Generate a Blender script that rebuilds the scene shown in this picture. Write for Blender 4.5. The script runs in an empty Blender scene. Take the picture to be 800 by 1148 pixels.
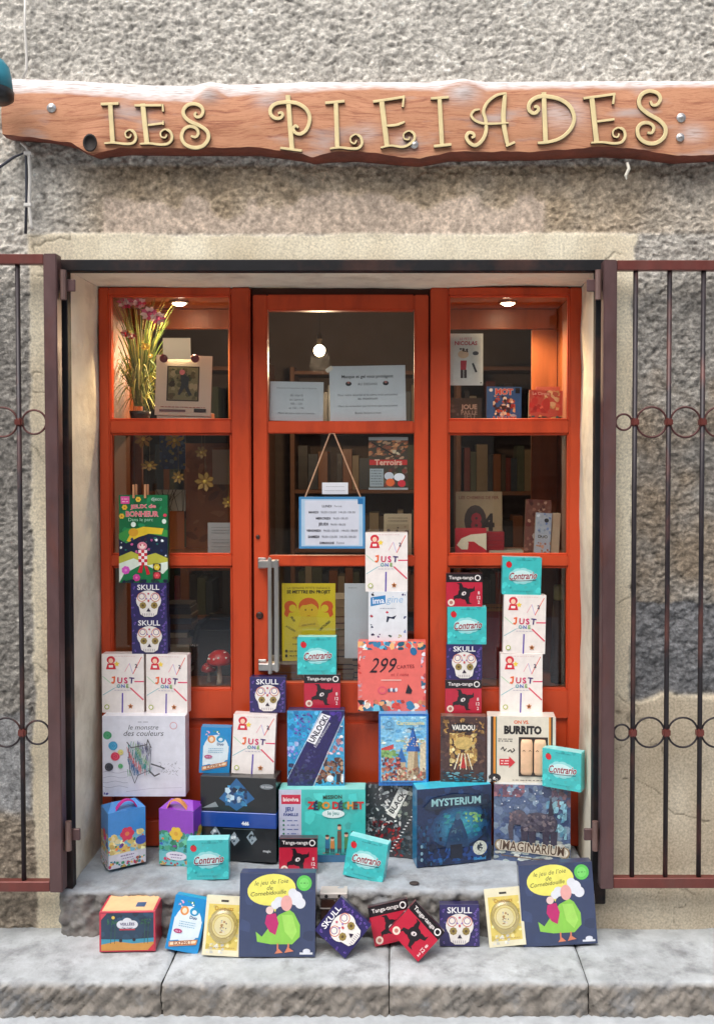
import bpy, bmesh, math, random
import numpy as np
from mathutils import Vector, Matrix
R = math.radians
PI = math.pi
sc = bpy.context.scene
C = sc.collection
# ------------------------------------------------------------------ camera geometry
F = 1032.0; PX0 = 450.0; PY0 = 539.0; PITCH = R(1.5); ZC = 1.765
cp, sp = math.cos(PITCH), math.sin(PITCH)
def U(px, py, y):
    u = (px-PX0)/F; v = (PY0-py)/F
    t = y/(cp+v*sp)
    return (u*t, ZC+(v*cp-sp)*t)
def X(px, y, py=550): return U(px, py, y)[0]
def Z(py, y): return U(400, py, y)[1]
def yfor(py, z):
    v = (PY0-py)/F
    return (z-ZC)/((v*cp-sp)/(cp+v*sp))
ZK = 0.1065      # pavement top
ZS = 0.267       # doorstep top
YW = 3.2         # wall face
YD = 3.5         # joinery face

# ------------------------------------------------------------------ helpers
def lin(c):
    return tuple((x/255/12.92) if x/255 <= 0.04045 else ((x/255+0.055)/1.055)**2.4 for x in c)
def empty(name, loc=(0,0,0), rot=None):
    o = bpy.data.objects.new(name, None); C.objects.link(o)
    o.empty_display_size = .05
    o.location = loc
    if rot is not None: o.rotation_euler = rot
    return o
def tag(o, label=None, cat=None, group=None, kind=None):
    if label: o['label'] = label
    if cat: o['category'] = cat
    if group: o['group'] = group
    if kind: o['kind'] = kind
    return o
def copy_tree(o, parent=None):
    c = o.copy(); C.objects.link(c); c.parent = parent
    for ch in list(o.children): copy_tree(ch, c)
    return c
class MB:
    """collects polygons with a colour each"""
    def __init__(s): s.v = []; s.f = []; s.c = []
    def face(s, pts, col):
        n = len(s.v); s.v += [tuple(p) for p in pts]; s.f.append(tuple(range(n, n+len(pts)))); s.c.append(col)
    def mesh(s, vs, fs, col):
        n = len(s.v); s.v += [tuple(p) for p in vs]
        for f in fs: s.f.append(tuple(i+n for i in f)); s.c.append(col)
    def box(s, x0, x1, y0, y1, z0, z1, col=(1,1,1), b=0.0, seg=1):
        bm = bmesh.new()
        bmesh.ops.create_cube(bm, size=1)
        for v in bm.verts:
            v.co = Vector(((x0+x1)/2+v.co.x*(x1-x0), (y0+y1)/2+v.co.y*(y1-y0), (z0+z1)/2+v.co.z*(z1-z0)))
        if b > 0: bmesh.ops.bevel(bm, geom=list(bm.edges), offset=min(b, .45*min(x1-x0, y1-y0, z1-z0)), segments=seg, affect='EDGES')
        s.bm(bm, col)
    def bm(s, bm, col):
        bm.verts.index_update()
        s.mesh([v.co.copy() for v in bm.verts], [[v.index for v in f.verts] for f in bm.faces], col); bm.free()
    def tube(s, pts, r, col=(1,1,1), n=8, close=False, caps=True):
        pts = [Vector(p) for p in pts]; m = len(pts)
        rs = r if isinstance(r, (list, tuple)) else [r]*m
        vs = []; fs = []
        for i, p in enumerate(pts):
            if close: t = pts[(i+1) % m]-pts[i-1]
            else: t = pts[min(i+1, m-1)]-pts[max(i-1, 0)]
            t.normalize()
            a = t.cross(Vector((0, 1, 0)))
            if a.length < .3: a = t.cross(Vector((1, 0, 0)))
            a.normalize(); b_ = t.cross(a)
            for k in range(n):
                q = 2*PI*k/n; vs.append(p+a*math.cos(q)*rs[i]+b_*math.sin(q)*rs[i])
        for i in range(m if close else m-1):
            j = (i+1) % m
            for k in range(n):
                l = (k+1) % n; fs.append((i*n+k, i*n+l, j*n+l, j*n+k))
        if caps and not close:
            fs.append(tuple(range(n))[::-1]); fs.append(tuple((m-1)*n+k for k in range(n)))
        s.mesh(vs, fs, col)
    def lathe(s, prof, col=(1,1,1), n=24, at=(0,0,0), axis='z', sx=1, sy=1):
        vs = []; fs = []
        for (r, h) in prof:
            for k in range(n):
                q = 2*PI*k/n
                p = (r*math.cos(q)*sx, r*math.sin(q)*sy, h)
                if axis == 'y': p = (p[0], -p[2], p[1])
                vs.append((p[0]+at[0], p[1]+at[1], p[2]+at[2]))
        for i in range(len(prof)-1):
            for k in range(n):
                l = (k+1) % n; fs.append((i*n+k, i*n+l, (i+1)*n+l, (i+1)*n+k))
        fs.append(tuple(range(n))[::-1]); fs.append(tuple((len(prof)-1)*n+k for k in range(n)))
        s.mesh(vs, fs, col)
    def build(s, name, mat, parent=None, smooth=False):
        me = bpy.data.meshes.new(name)
        me.from_pydata(s.v, [], s.f)
        a = me.color_attributes.new('Col', 'FLOAT_COLOR', 'CORNER')
        cols = []
        for f, c in zip(s.f, s.c): cols += [c[0], c[1], c[2], 1.0]*len(f)
        a.data.foreach_set('color', cols)
        me.materials.append(mat)
        if smooth: me.shade_smooth()
        me.update()
        o = bpy.data.objects.new(name, me); C.objects.link(o)
        if parent: o.parent = parent
        return o

# ------------------------------------------------------------------ noise
def hsh(ix, iy, seed):
    v = np.sin(ix*127.1+iy*311.7+seed*74.7)*43758.5453
    return v-np.floor(v)
def vn(x, y, sc_, seed=0):
    x = x/sc_; y = y/sc_
    ix = np.floor(x); iy = np.floor(y); fx = x-ix; fy = y-iy
    fx = fx*fx*(3-2*fx); fy = fy*fy*(3-2*fy)
    a = hsh(ix, iy, seed); b = hsh(ix+1, iy, seed); c = hsh(ix, iy+1, seed); d = hsh(ix+1, iy+1, seed)
    return (a*(1-fx)+b*fx)*(1-fy)+(c*(1-fx)+d*fx)*fy
def fbm(x, y, sc_, seed=0, o=4, g=.5):
    t = 0; a = 1; n = 0
    for i in range(o):
        # rotate the lattice of every octave so the grid does not show
        ca, sa = math.cos(.7*i+.4), math.sin(.7*i+.4)
        t = t+a*vn(x*ca-y*sa+31*i, x*sa+y*ca-17*i, sc_/2**i, seed+i); n += a; a *= g
    return t/n

# ------------------------------------------------------------------ materials
def new_mat(name):
    m = bpy.data.materials.new(name); m.use_nodes = True
    nt = m.node_tree; return m, nt, nt.nodes, nt.links, nt.nodes['Principled BSDF']
def mat(name, base=None, rough=.5, metal=0, var=.15, vscale=8, bump=0, bscale=60, bdist=.002, spec=.5, stretch=None, dirt=None, coat=0, dscale=5, bdetail=5):
    """base None: colour from the mesh attribute. var: value mottling. dirt: second colour in blotches"""
    m, nt, N, L, P = new_mat(name)
    tc = N.new('ShaderNodeTexCoord'); mp = N.new('ShaderNodeMapping'); L.new(tc.outputs['Object'], mp.inputs['Vector'])
    if stretch: mp.inputs['Scale'].default_value = stretch
    if base is None:
        at = N.new('ShaderNodeAttribute'); at.attribute_name = 'Col'; col = at.outputs['Color']
    else:
        rgb = N.new('ShaderNodeRGB'); rgb.outputs[0].default_value = (*base, 1); col = rgb.outputs[0]
    if dirt:
        n2 = N.new('ShaderNodeTexNoise'); n2.inputs['Scale'].default_value = dscale; n2.inputs['Detail'].default_value = 6; n2.inputs['Roughness'].default_value = .65
        L.new(mp.outputs[0], n2.inputs['Vector'])
        cr = N.new('ShaderNodeValToRGB'); cr.color_ramp.elements[0].position = .5; cr.color_ramp.elements[1].position = .68
        L.new(n2.outputs['Fac'], cr.inputs[0])
        mx = N.new('ShaderNodeMix'); mx.data_type = 'RGBA'; L.new(cr.outputs[0], mx.inputs['Factor']); L.new(col, mx.inputs['A']); mx.inputs['B'].default_value = (*dirt, 1)
        col = mx.outputs['Result']
    if var > 0:
        n = N.new('ShaderNodeTexNoise'); n.inputs['Scale'].default_value = vscale; n.inputs['Detail'].default_value = 6; n.inputs['Roughness'].default_value = .6
        L.new(mp.outputs[0], n.inputs['Vector'])
        mr = N.new('ShaderNodeMapRange'); mr.inputs['From Min'].default_value = .25; mr.inputs['From Max'].default_value = .75
        mr.inputs['To Min'].default_value = 1-var; mr.inputs['To Max'].default_value = 1+var; mr.clamp = False
        L.new(n.outputs['Fac'], mr.inputs['Value'])
        vm = N.new('ShaderNodeVectorMath'); vm.operation = 'SCALE'; L.new(col, vm.inputs[0]); L.new(mr.outputs[0], vm.inputs['Scale']); col = vm.outputs[0]
        # roughness variation
        mr2 = N.new('ShaderNodeMapRange'); mr2.inputs['To Min'].default_value = max(rough-.12, .02); mr2.inputs['To Max'].default_value = min(rough+.12, 1)
        L.new(n.outputs['Fac'], mr2.inputs['Value']); L.new(mr2.outputs[0], P.inputs['Roughness'])
    else: P.inputs['Roughness'].default_value = rough
    L.new(col, P.inputs['Base Color'])
    P.inputs['Metallic'].default_value = metal; P.inputs['Specular IOR Level'].default_value = spec
    P.inputs['Coat Weight'].default_value = coat; P.inputs['Coat Roughness'].default_value = .12
    if bump > 0:
        nb = N.new('ShaderNodeTexNoise'); nb.inputs['Scale'].default_value = bscale; nb.inputs['Detail'].default_value = bdetail; nb.inputs['Roughness'].default_value = .65
        L.new(mp.outputs[0], nb.inputs['Vector'])
        b = N.new('ShaderNodeBump'); b.inputs['Strength'].default_value = bump; b.inputs['Distance'].default_value = bdist
        L.new(nb.outputs['Fac'], b.inputs['Height']); L.new(b.outputs[0], P.inputs['Normal'])
        if name == 'wall_render':
            sa = N.new('ShaderNodeAttribute'); sa.attribute_name = 'Smooth'; mm = N.new('ShaderNodeMath'); mm.operation = 'MULTIPLY_ADD'; mm.inputs[1].default_value = -.8; mm.inputs[2].default_value = .95
            L.new(sa.outputs['Fac'], mm.inputs[0]); L.new(mm.outputs[0], b.inputs['Strength'])
    return m
M = {}
M['wall'] = mat('wall_render', None, .92, var=.36, vscale=130, bump=1, bscale=170, bdist=.007, bdetail=7, spec=.2)
M['plaster'] = mat('reveal_plaster', (.74,.68,.55), .85, var=.14, vscale=6, bump=.7, bscale=22, bdist=.006, dirt=(.56,.49,.38), spec=.25)
M['stone'] = mat('step_stone', None, .8, var=.24, vscale=16, bump=1, bscale=45, bdist=.005, dirt=(.26,.27,.28), dscale=9, spec=.35)
M['asphalt'] = mat('street_paving', (.46,.49,.51), .85, var=.2, vscale=14, bump=1, bscale=70, bdist=.003)
M['orange'] = mat('orange_paint', (.56,.064,.016), .42, var=.14, vscale=7, bump=.35, bscale=30, bdist=.0015, stretch=(1,1,.3), dirt=(.36,.036,.012), dscale=5)
M['case'] = mat('display_wood', (.25,.072,.022), .38, var=.3, vscale=7, bump=.2, bscale=30, stretch=(3,3,.4))
M['iron'] = mat('rusty_gate_paint', None, .42, metal=.25, var=.25, vscale=14, bump=.4, bscale=60, bdist=.001, stretch=(1,1,.5), dirt=(.14,.055,.045), dscale=6)
M['black_iron'] = mat('black_iron', (.010,.010,.012), .6, spec=.25, metal=0, var=.4, vscale=9, bump=.4, bscale=40, dirt=(.045,.022,.018), dscale=4)
M['steel'] = mat('brushed_steel', (.58,.57,.55), .42, metal=1, var=.12, vscale=30, stretch=(1,1,.2))
M['card'] = mat('printed_card', None, .36, var=.09, vscale=34, bump=.16, bscale=11, bdist=.003, coat=.6)
M['art'] = mat('painted_print', None, .36, var=.34, vscale=110, bump=.16, bscale=11, bdist=.003, coat=.6)
M['paper'] = mat('paper', None, .75, var=.05, vscale=14, bump=.12, bscale=9, bdist=.002)
M['plastic'] = mat('plain_plastic', None, .35, var=.06, vscale=20)
M['matte'] = mat('matte_things', None, .7, var=.2, vscale=22, bump=.2, bscale=40)
M['leafy'] = mat('leaves', None, .5, var=.25, vscale=30)
M['gold'] = mat('gilt_letters', None, .5, metal=.1, var=.12, vscale=26, bump=.25, bscale=70, bdist=.001)
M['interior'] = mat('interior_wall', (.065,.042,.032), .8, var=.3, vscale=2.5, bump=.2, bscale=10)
M['opp'] = mat('opposite_render', (.30,.26,.22), .9, var=.35, vscale=2, bump=.6, bscale=10, bdist=.02)
def glass():
    m, nt, N, L, P = new_mat('window_glass'); N.remove(P)
    out = N['Material Output']
    tr = N.new('ShaderNodeBsdfTransparent'); tr.inputs[0].default_value = (.93,.95,.94,1)
    gl = N.new('ShaderNodeBsdfGlossy'); gl.inputs['Roughness'].default_value = .01; gl.inputs['Color'].default_value = (.9,.92,.95,1)
    lw = N.new('ShaderNodeLayerWeight'); lw.inputs[0].default_value = .5
    pw = N.new('ShaderNodeMath'); pw.operation = 'POWER'; pw.inputs[1].default_value = 4.5; L.new(lw.outputs['Facing'], pw.inputs[0])
    fr = N.new('ShaderNodeMath'); fr.operation = 'MULTIPLY_ADD'; fr.inputs[1].default_value = .95; fr.inputs[2].default_value = .055; L.new(pw.outputs[0], fr.inputs[0])
    n = N.new('ShaderNodeTexNoise'); n.inputs['Scale'].default_value = 2.2; n.inputs['Detail'].default_value = 1
    tc = N.new('ShaderNodeTexCoord'); L.new(tc.outputs['Object'], n.inputs['Vector'])
    b = N.new('ShaderNodeBump'); b.inputs['Strength'].default_value = .25; b.inputs['Distance'].default_value = .004
    L.new(n.outputs['Fac'], b.inputs['Height']); L.new(b.outputs[0], gl.inputs['Normal'])
    mx = N.new('ShaderNodeMixShader'); L.new(fr.outputs[0], mx.inputs[0]); L.new(tr.outputs[0], mx.inputs[1]); L.new(gl.outputs[0], mx.inputs[2])
    L.new(mx.outputs[0], out.inputs[0]); return m
M['glass'] = glass()
def film():
    m, nt, N, L, P = new_mat('clear_blister'); N.remove(P)
    out = N['Material Output']
    tr = N.new('ShaderNodeBsdfTransparent'); gl = N.new('ShaderNodeBsdfGlossy'); gl.inputs['Roughness'].default_value = .12
    mx = N.new('ShaderNodeMixShader'); lw = N.new('ShaderNodeLayerWeight'); lw.inputs[0].default_value = .25
    ad = N.new('ShaderNodeMath'); ad.operation = 'ADD'; ad.inputs[1].default_value = .06; L.new(lw.outputs['Facing'], ad.inputs[0])
    L.new(ad.outputs[0], mx.inputs[0])
    L.new(tr.outputs[0], mx.inputs[1]); L.new(gl.outputs[0], mx.inputs[2]); L.new(mx.outputs[0], out.inputs[0]); return m
M['film'] = film()
def emit(name, col, s):
    m, nt, N, L, P = new_mat(name)
    P.inputs['Base Color'].default_value = (*col, 1); P.inputs['Emission Color'].default_value = (*col, 1); P.inputs['Emission Strength'].default_value = s
    return m
M['bulb'] = emit('lamp_glow', (1,.80,.55), 30)
def board_mat():
    m, nt, N, L, P = new_mat('sign_timber')
    tc = N.new('ShaderNodeTexCoord')
    # warp the grain around knots
    n0 = N.new('ShaderNodeTexNoise'); n0.inputs['Scale'].default_value = 2.6; n0.inputs['Detail'].default_value = 3; L.new(tc.outputs['Object'], n0.inputs['Vector'])
    mp = N.new('ShaderNodeMapping'); mp.inputs['Scale'].default_value = (1.6, 1, 22); L.new(tc.outputs['Object'], mp.inputs['Vector'])
    va = N.new('ShaderNodeVectorMath'); va.operation = 'MULTIPLY_ADD'; L.new(n0.outputs['Color'], va.inputs[0]); va.inputs[1].default_value = (.4,.3,2.2); L.new(mp.outputs[0], va.inputs[2])
    n1 = N.new('ShaderNodeTexNoise'); n1.inputs['Scale'].default_value = 3.4; n1.inputs['Detail'].default_value = 12; n1.inputs['Roughness'].default_value = .78; L.new(va.outputs[0], n1.inputs['Vector'])
    cr = N.new('ShaderNodeValToRGB'); e = cr.color_ramp.elements
    e[0].position = .30; e[0].color = (.13,.045,.025,1); e[1].position = .74; e[1].color = (.72,.48,.31,1)
    for p, c in ((.42,(.43,.165,.085,1)), (.52,(.60,.29,.155,1)), (.60,(.48,.20,.105,1))):
        q = e.new(p); q.color = c
    L.new(n1.outputs['Fac'], cr.inputs[0])
    # grey weathered streaks
    mp2 = N.new('ShaderNodeMapping'); mp2.inputs['Scale'].default_value = (2.2, 1, 9); L.new(tc.outputs['Object'], mp2.inputs['Vector'])
    n2 = N.new('ShaderNodeTexNoise'); n2.inputs['Scale'].default_value = 1.6; n2.inputs['Detail'].default_value = 5; L.new(mp2.outputs[0], n2.inputs['Vector'])
    cr2 = N.new('ShaderNodeValToRGB'); cr2.color_ramp.elements[0].position = .56; cr2.color_ramp.elements[1].position = .72; cr2.color_ramp.elements[1].color = (.75,.75,.75,1)
    L.new(n2.outputs['Fac'], cr2.inputs[0])
    mx = N.new('ShaderNodeMix'); mx.data_type = 'RGBA'; L.new(cr2.outputs[0], mx.inputs['Factor']); L.new(cr.outputs[0], mx.inputs['A']); mx.inputs['B'].default_value = (.47,.40,.38,1)
    at = N.new('ShaderNodeAttribute'); at.attribute_name = 'Col'
    mx2 = N.new('ShaderNodeMix'); mx2.data_type = 'RGBA'; L.new(at.outputs['Fac'], mx2.inputs['Factor']); L.new(mx.outputs['Result'], mx2.inputs['A']); 
    n3 = N.new('ShaderNodeTexNoise'); n3.inputs['Scale'].default_value = 14; n3.inputs['Detail'].default_value = 8; L.new(mp.outputs[0], n3.inputs['Vector'])
    cr3 = N.new('ShaderNodeValToRGB'); cr3.color_ramp.elements[0].position = .33; cr3.color_ramp.elements[0].color = (.34,.27,.24,1); cr3.color_ramp.elements[1].position = .55; cr3.color_ramp.elements[1].color = (.72,.70,.70,1)
    L.new(n3.outputs['Fac'], cr3.inputs[0]); L.new(cr3.outputs[0], mx2.inputs['B'])
    L.new(mx2.outputs['Result'], P.inputs['Base Color']); P.inputs['Roughness'].default_value = .72
    b = N.new('ShaderNodeBump'); b.inputs['Strength'].default_value = .45; b.inputs['Distance'].default_value = .0025; L.new(n1.outputs['Fac'], b.inputs['Height']); L.new(b.outputs[0], P.inputs['Normal'])
    return m
M['board'] = board_mat()
M['bark'] = mat('dark_bark_edge', (.17,.040,.022), .6, var=.4, vscale=12, bump=.8, bscale=25, bdist=.006, stretch=(1,1,4))

# ------------------------------------------------------------------ glyphs
_gl = {}
def glyph(s, bold=0.0):
    k = (s, bold)
    if k in _gl: return _gl[k]
    cu = bpy.data.curves.new('g', 'FONT'); cu.body = s; cu.size = 1; cu.resolution_u = 2; cu.offset = bold
    o = bpy.data.objects.new('g', cu); C.objects.link(o)
    dg = bpy.context.evaluated_depsgraph_get(); dg.update()
    me = bpy.data.meshes.new_from_object(o.evaluated_get(dg))
    vs = [(v.co.x, v.co.y) for v in me.vertices]; fs = [tuple(p.vertices) for p in me.polygons]
    bpy.data.objects.remove(o); bpy.data.curves.remove(cu); bpy.data.meshes.remove(me)
    xs = [v[0] for v in vs]; ys = [v[1] for v in vs]
    r = (vs, fs, min(xs), max(xs), min(ys), max(ys)); _gl[k] = r
    return r

class Art:
    """flat printing on a W x H face in local x/z, facing -y; layer by layer"""
    def __init__(s, W, H, seed=1):
        s.W = W; s.H = H; s.pic = MB(); s.txt = MB(); s.y = -.0003; s.rnd = random.Random(seed); s.fn, s.fr = (2.2, .68) if seed in (21, 23, 25, 33, 35, 37) else (1.3, .85)
    def P(s, u, v): return ((u-.5)*s.W, v*s.H)
    def _f(s, pts, c, mb=None, dy=.00006):
        s.y -= dy
        a = sum(pts[i-1][0]*pts[i][1]-pts[i][0]*pts[i-1][1] for i in range(len(pts)))
        if a < 0: pts = pts[::-1]
        # clip to face
        w = s.W/2; pts = [(max(-w, min(w, x)), max(0, min(s.H, z))) for x, z in pts]
        q = [pts[0]]
        for p in pts[1:]:
            if abs(p[0]-q[-1][0])+abs(p[1]-q[-1][1]) > 1e-6: q.append(p)
        if len(q) > 2: (mb or s.pic).face([(x, s.y, z) for x, z in q], lin(c))
    def rect(s, u0, v0, u1, v1, c): s._f([s.P(u0,v0), s.P(u1,v0), s.P(u1,v1), s.P(u0,v1)], c)
    def poly(s, pts, c): s._f([s.P(*p) for p in pts], c)
    def ell(s, u, v, ru, rv, c, n=20, rot=0):
        x, z = s.P(u, v); ca, sa = math.cos(R(rot)), math.sin(R(rot)); pts = []
        for k in range(n):
            a = 2*PI*k/n; p = ru*s.W*math.cos(a); q = rv*s.W*math.sin(a)
            pts.append((x+p*ca-q*sa, z+p*sa+q*ca))
        s._f(pts, c)
    def ring(s, u, v, r, w, c, c2): s.ell(u, v, r, r, c); s.ell(u, v, r-w, r-w, c2)
    def line(s, pts, w, c):
        P = [Vector(s.P(*p)) for p in pts]; w = w*s.W/2; s.y -= .00006
        for a, b in zip(P, P[1:]):
            d = (b-a)
            if d.length < 1e-6: continue
            d.normalize(); n = Vector((-d.y, d.x))*w; s.y -= .000004
            q = [a-n-d*w*.4, b-n+d*w*.4, b+n+d*w*.4, a+n-d*w*.4]
            s._f([(p.x, p.y) for p in q], c, dy=0)
    def star(s, u, v, r, n, c, inner=.5, rot=0):
        x, z = s.P(u, v); pts = []
        for k in range(2*n):
            a = PI*k/n+R(rot)+PI/2; q = r*s.W*(1 if k % 2 == 0 else inner)
            pts.append((x+q*math.cos(a), z+q*math.sin(a)))
        s._f(pts, c)
    def flower(s, u, v, r, n, c, c2):
        for k in range(n):
            a = 2*PI*k/n
            s.ell(u+r*.55*math.cos(a), v+r*.55*math.sin(a)*s.W/s.H, r*.42, r*.42, c, 10)
        s.ell(u, v, r*.3, r*.3, c2, 10)
    def blobs(s, u0, v0, u1, v1, cols, n, r0, r1, el=1.0, rot=None):
        for i in range(int(n*s.fn)):
            u = s.rnd.uniform(u0, u1); v = s.rnd.uniform(v0, v1); r = s.rnd.uniform(r0, r1)*s.fr
            x, z = s.P(u, v); m = s.rnd.randint(5, 9); pts = []; th = s.rnd.uniform(0, PI) if rot is None else R(rot)
            for k in range(m):
                a = 2*PI*k/m; q = r*s.W*s.rnd.uniform(.6, 1.15)
                px, pz = q*math.cos(a), q*math.sin(a)/el
                pts.append((x+px*math.cos(th)-pz*math.sin(th), z+px*math.sin(th)+pz*math.cos(th)))
            w0, h0 = (u0-.5)*s.W, v0*s.H; w1, h1 = (u1-.5)*s.W, v1*s.H
            pts = [(max(w0, min(w1, a)), max(h0, min(h1, b))) for a, b in pts]
            k_ = s.rnd.uniform(.86, 1.12); s._f(pts, tuple(min(255, int(q*k_)) for q in s.rnd.choice(cols)), dy=.00001)
    def text(s, t, u, v, w, c, rot=0, shear=0, bold=0.0, hmax=None, h=None, out=None):
        """centred at u,v; w = width as share of W (or h = height share of W)"""
        vs, fs, x0, x1, y0, y1 = glyph(t, bold)
        k = w*s.W/(x1-x0) if w else h*s.W/(y1-y0)
        ky = k
        if h and w: ky = h*s.W/(y1-y0)
        x, z = s.P(u, v); ca, sa = math.cos(R(rot)), math.sin(R(rot)); s.y -= .00012
        def tr(p, d=0):
            a = (p[0]-(x0+x1)/2)*k; b = (p[1]-(y0+y1)/2)*ky; a += shear*b
            return (x+a*ca-b*sa, s.y, z+a*sa+b*ca)
        if out:
            vs2, fs2 = glyph(t, bold+.035)[:2]
            s.txt.mesh([tr(p) for p in vs2], fs2, lin(out)); s.y -= .00008
        s.txt.mesh([tr(p) for p in vs], fs, lin(c))
    def words(s, u, v, w, h, c, n=6):
        """a line of fine print too small to read"""
        x = u-w/2
        while x < u+w/2:
            l = s.rnd.uniform(.02, .07); s.rect(x, v-h/2, min(x+l, u+w/2), v+h/2, c); x += l+.018
    def finish(s, parent, d, side, name='body', m='card', bev=.0015, top=None):
        mb = MB(); mb.box(-s.W/2, s.W/2, 0, d, 0, s.H, lin(side), b=bev)
        if top:
            mb.face([(-s.W/2+.002, .002, s.H+.0003), (s.W/2-.002, .002, s.H+.0003), (s.W/2-.002, d-.002, s.H+.0003), (-s.W/2+.002, d-.002, s.H+.0003)], lin(top))
        mb.build(name, M[m], parent)
        if s.pic.f: s.pic.build('cover_picture', M['art' if s.fn > 2 and m == 'card' else m], parent)
        if s.txt.f: s.txt.build('title_lettering', M[m], parent)

# ------------------------------------------------------------------ cover designs (W, H, depth) in metres
def a_skull(t):
    W, H, D = .134, .134, .04; a = Art(W, H, 3)
    a.rect(.0,0,1,1,(48,42,98))
    for k in range(26): # lilac scrolls
        u = a.rnd.choice([a.rnd.uniform(.02,.16), a.rnd.uniform(.84,.98)]); v = a.rnd.uniform(.04,.9)
        a.ell(u, v, .035, .022, (118,92,178), 8, a.rnd.uniform(0,180)); a.ell(u, v, .018, .01, (48,42,98), 8)
    a.ell(.5,.50,.35,.29,(236,232,228),26); a.poly([(.22,.36),(.78,.36),(.73,.12),(.62,.05),(.38,.05),(.27,.12)],(236,232,228))
    for s_ in (-1,1):
        a.ring(.5+s_*.19,.60,.13,.02,(205,120,100),(240,232,222)); a.ring(.5+s_*.19,.62,.085,.018,(120,95,150),(240,232,222))
        a.flower(.5+s_*.16,.37,.10,8,(150,130,70),(210,190,120)); a.ell(.5+s_*.16,.37,.035,.035,(90,70,45),10)
        a.ell(.5+s_*.06,.56,.03,.02,(150,110,180),8,40*s_)
    a.ell(.5,.50,.03,.04,(200,90,90),8); a.poly([(.5,.30),(.44,.20),(.56,.20)],(50,35,60)); a.ell(.5,.70,.03,.03,(190,90,110),8)
    for k in range(7): a.rect(.335+k*.05,.08,.345+k*.05,.15,(90,80,110))
    a.text('SKULL',.5,.88,.62,(238,238,242),bold=.02,h=.15)
    a.finish(t, D, (40,34,82))
def a_justone(t):
    W, H, D = .158, .222, .045; a = Art(W, H, 5)
    a.rect(0,0,1,1,(243,236,232))
    for (p, q, c, w) in (((.02,.30),(.30,.42),(160,200,205),.02), ((.98,.22),(.68,.42),(225,90,110),.035), ((1,.53),(.78,.53),(225,70,110),.03),
                         ((.48,.0),(.49,.33),(95,75,170),.035), ((.02,.62),(.22,.50),(190,220,190),.02), ((.55,.70),(.66,.84),(235,170,180),.015), ((.66,.84),(.74,.66),(190,180,225),.015), ((.74,.66),(.95,.95),(235,130,120),.02)):
        a.line([p, q], w, c)
    a.line([(.3,.42),(.38,.44),(.62,.44),(.68,.42)], .012, (200,190,200))
    a.ell(.22,.90,.10,.09,(215,40,60)); a.ell(.22,.885,.055,.06,(245,205,180)); a.poly([(.10,.74),(.34,.74),(.30,.84),(.14,.84)],(215,40,60)); a.rect(.17,.77,.27,.81,(245,240,235)); a.star(.36,.83,.07,5,(245,215,80))
    a.line([(.245,.60),(.315,.61)],.035,(235,110,60)); a.line([(.30,.60),(.295,.53),(.27,.505),(.235,.515)],.04,(235,110,60))
    for i, (c, col) in enumerate(zip(' UST', ((235,110,60),(205,45,90),(215,40,110),(70,40,110)))): c == ' ' or a.text(c,.29+i*.14,.55,None,col,bold=.03,h=.145,rot=(8,-4,5,-6)[i])
    for i, (c, col) in enumerate(zip('ONE', ((40,160,170),(60,110,190),(120,175,60)))): a.text(c,.40+i*.105,.455,None,col,bold=.025,h=.085)
    a.words(.5,.385,.4,.008,(170,165,190)); a.text('2',.82,.80,None,(40,35,80),bold=.02,h=.09)
    a.ring(.12,.10,.06,.02,(170,185,70),(243,236,232)); a.star(.68,.11,.07,5,(205,130,60)); a.ell(.68,.11,.03,.03,(120,70,40),8); a.words(.5,.965,.6,.006,(215,170,170))
    a.finish(t, D, (238,226,222))
def a_teal(t):
    W, H, D = .146, .141, .045; a = Art(W, H, 7)
    a.rect(0,0,1,1,(62,190,192)); a.blobs(0,0,1,1,[(76,202,202),(56,182,186),(70,196,196)],26,.03,.1)
    for k in range(9): a.ell(.5+.2*math.cos(k*.7), .50+.12*math.sin(k*.7), .14, .10, (150,222,224), 12)
    a.ell(.5,.5,.26,.15,(205,240,240),16)
    a.ell(.16,.80,.075,.085,(205,30,45),14,20); a.ell(.16,.885,.03,.015,(40,120,60),8)
    a.words(.55,.93,.4,.012,(40,130,140))
    a.text('Contrario',.53,.51,.72,(140,22,50),rot=4,shear=.25,bold=.022,h=.19,out=(232,244,244)); a.line([(.2,.375),(.45,.37),(.86,.40)],.014,(60,40,70))
    a.words(.5,.10,.5,.012,(45,145,150))
    a.finish(t, D, (84,204,208), top=(150,228,230))
def a_swirl(t):
    W, H, D = .136, .125, .035; a = Art(W, H, 9)
    a.rect(0,0,1,1,(190,36,62)); a.rect(0,.74,1,1,(32,26,32)); a.text('Tanga-tanga',.42,.865,.68,(238,232,230),bold=.012,h=.125)
    a.ring(.87,.87,.085,.03,(235,232,230),(32,26,32))
    for k in range(4): # whirling four-armed figure
        th = PI/2*k+.5; pts = []
        for r_, d in ((.12,-.5),(.30,-.25),(.36,.15),(.28,.02),(.20,.3),(.10,.6)):
            pts.append((.5+r_*math.cos(th+d), .40+r_*math.sin(th+d)*W/H))
        a.poly(pts,(34,28,34))
    a.ell(.5,.40,.17,.17,(34,28,34)); a.ell(.49,.40,.07,.05,(225,215,215),12,30); a.ell(.5,.40,.02,.03,(34,28,34),8)
    a.ell(.14,.13,.095,.095,(240,220,205)); a.ell(.14,.13,.05,.05,(190,120,110),10)
    for v in (.14,.28,.42): a.text(('2','12','8')[int(v*7)-0 if False else {0.14:0,0.28:1,0.42:2}[v]],.90,v,None,(240,225,225),h=.09,bold=.02)
    a.finish(t, D, (120,24,42), top=(60,45,50))
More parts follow.
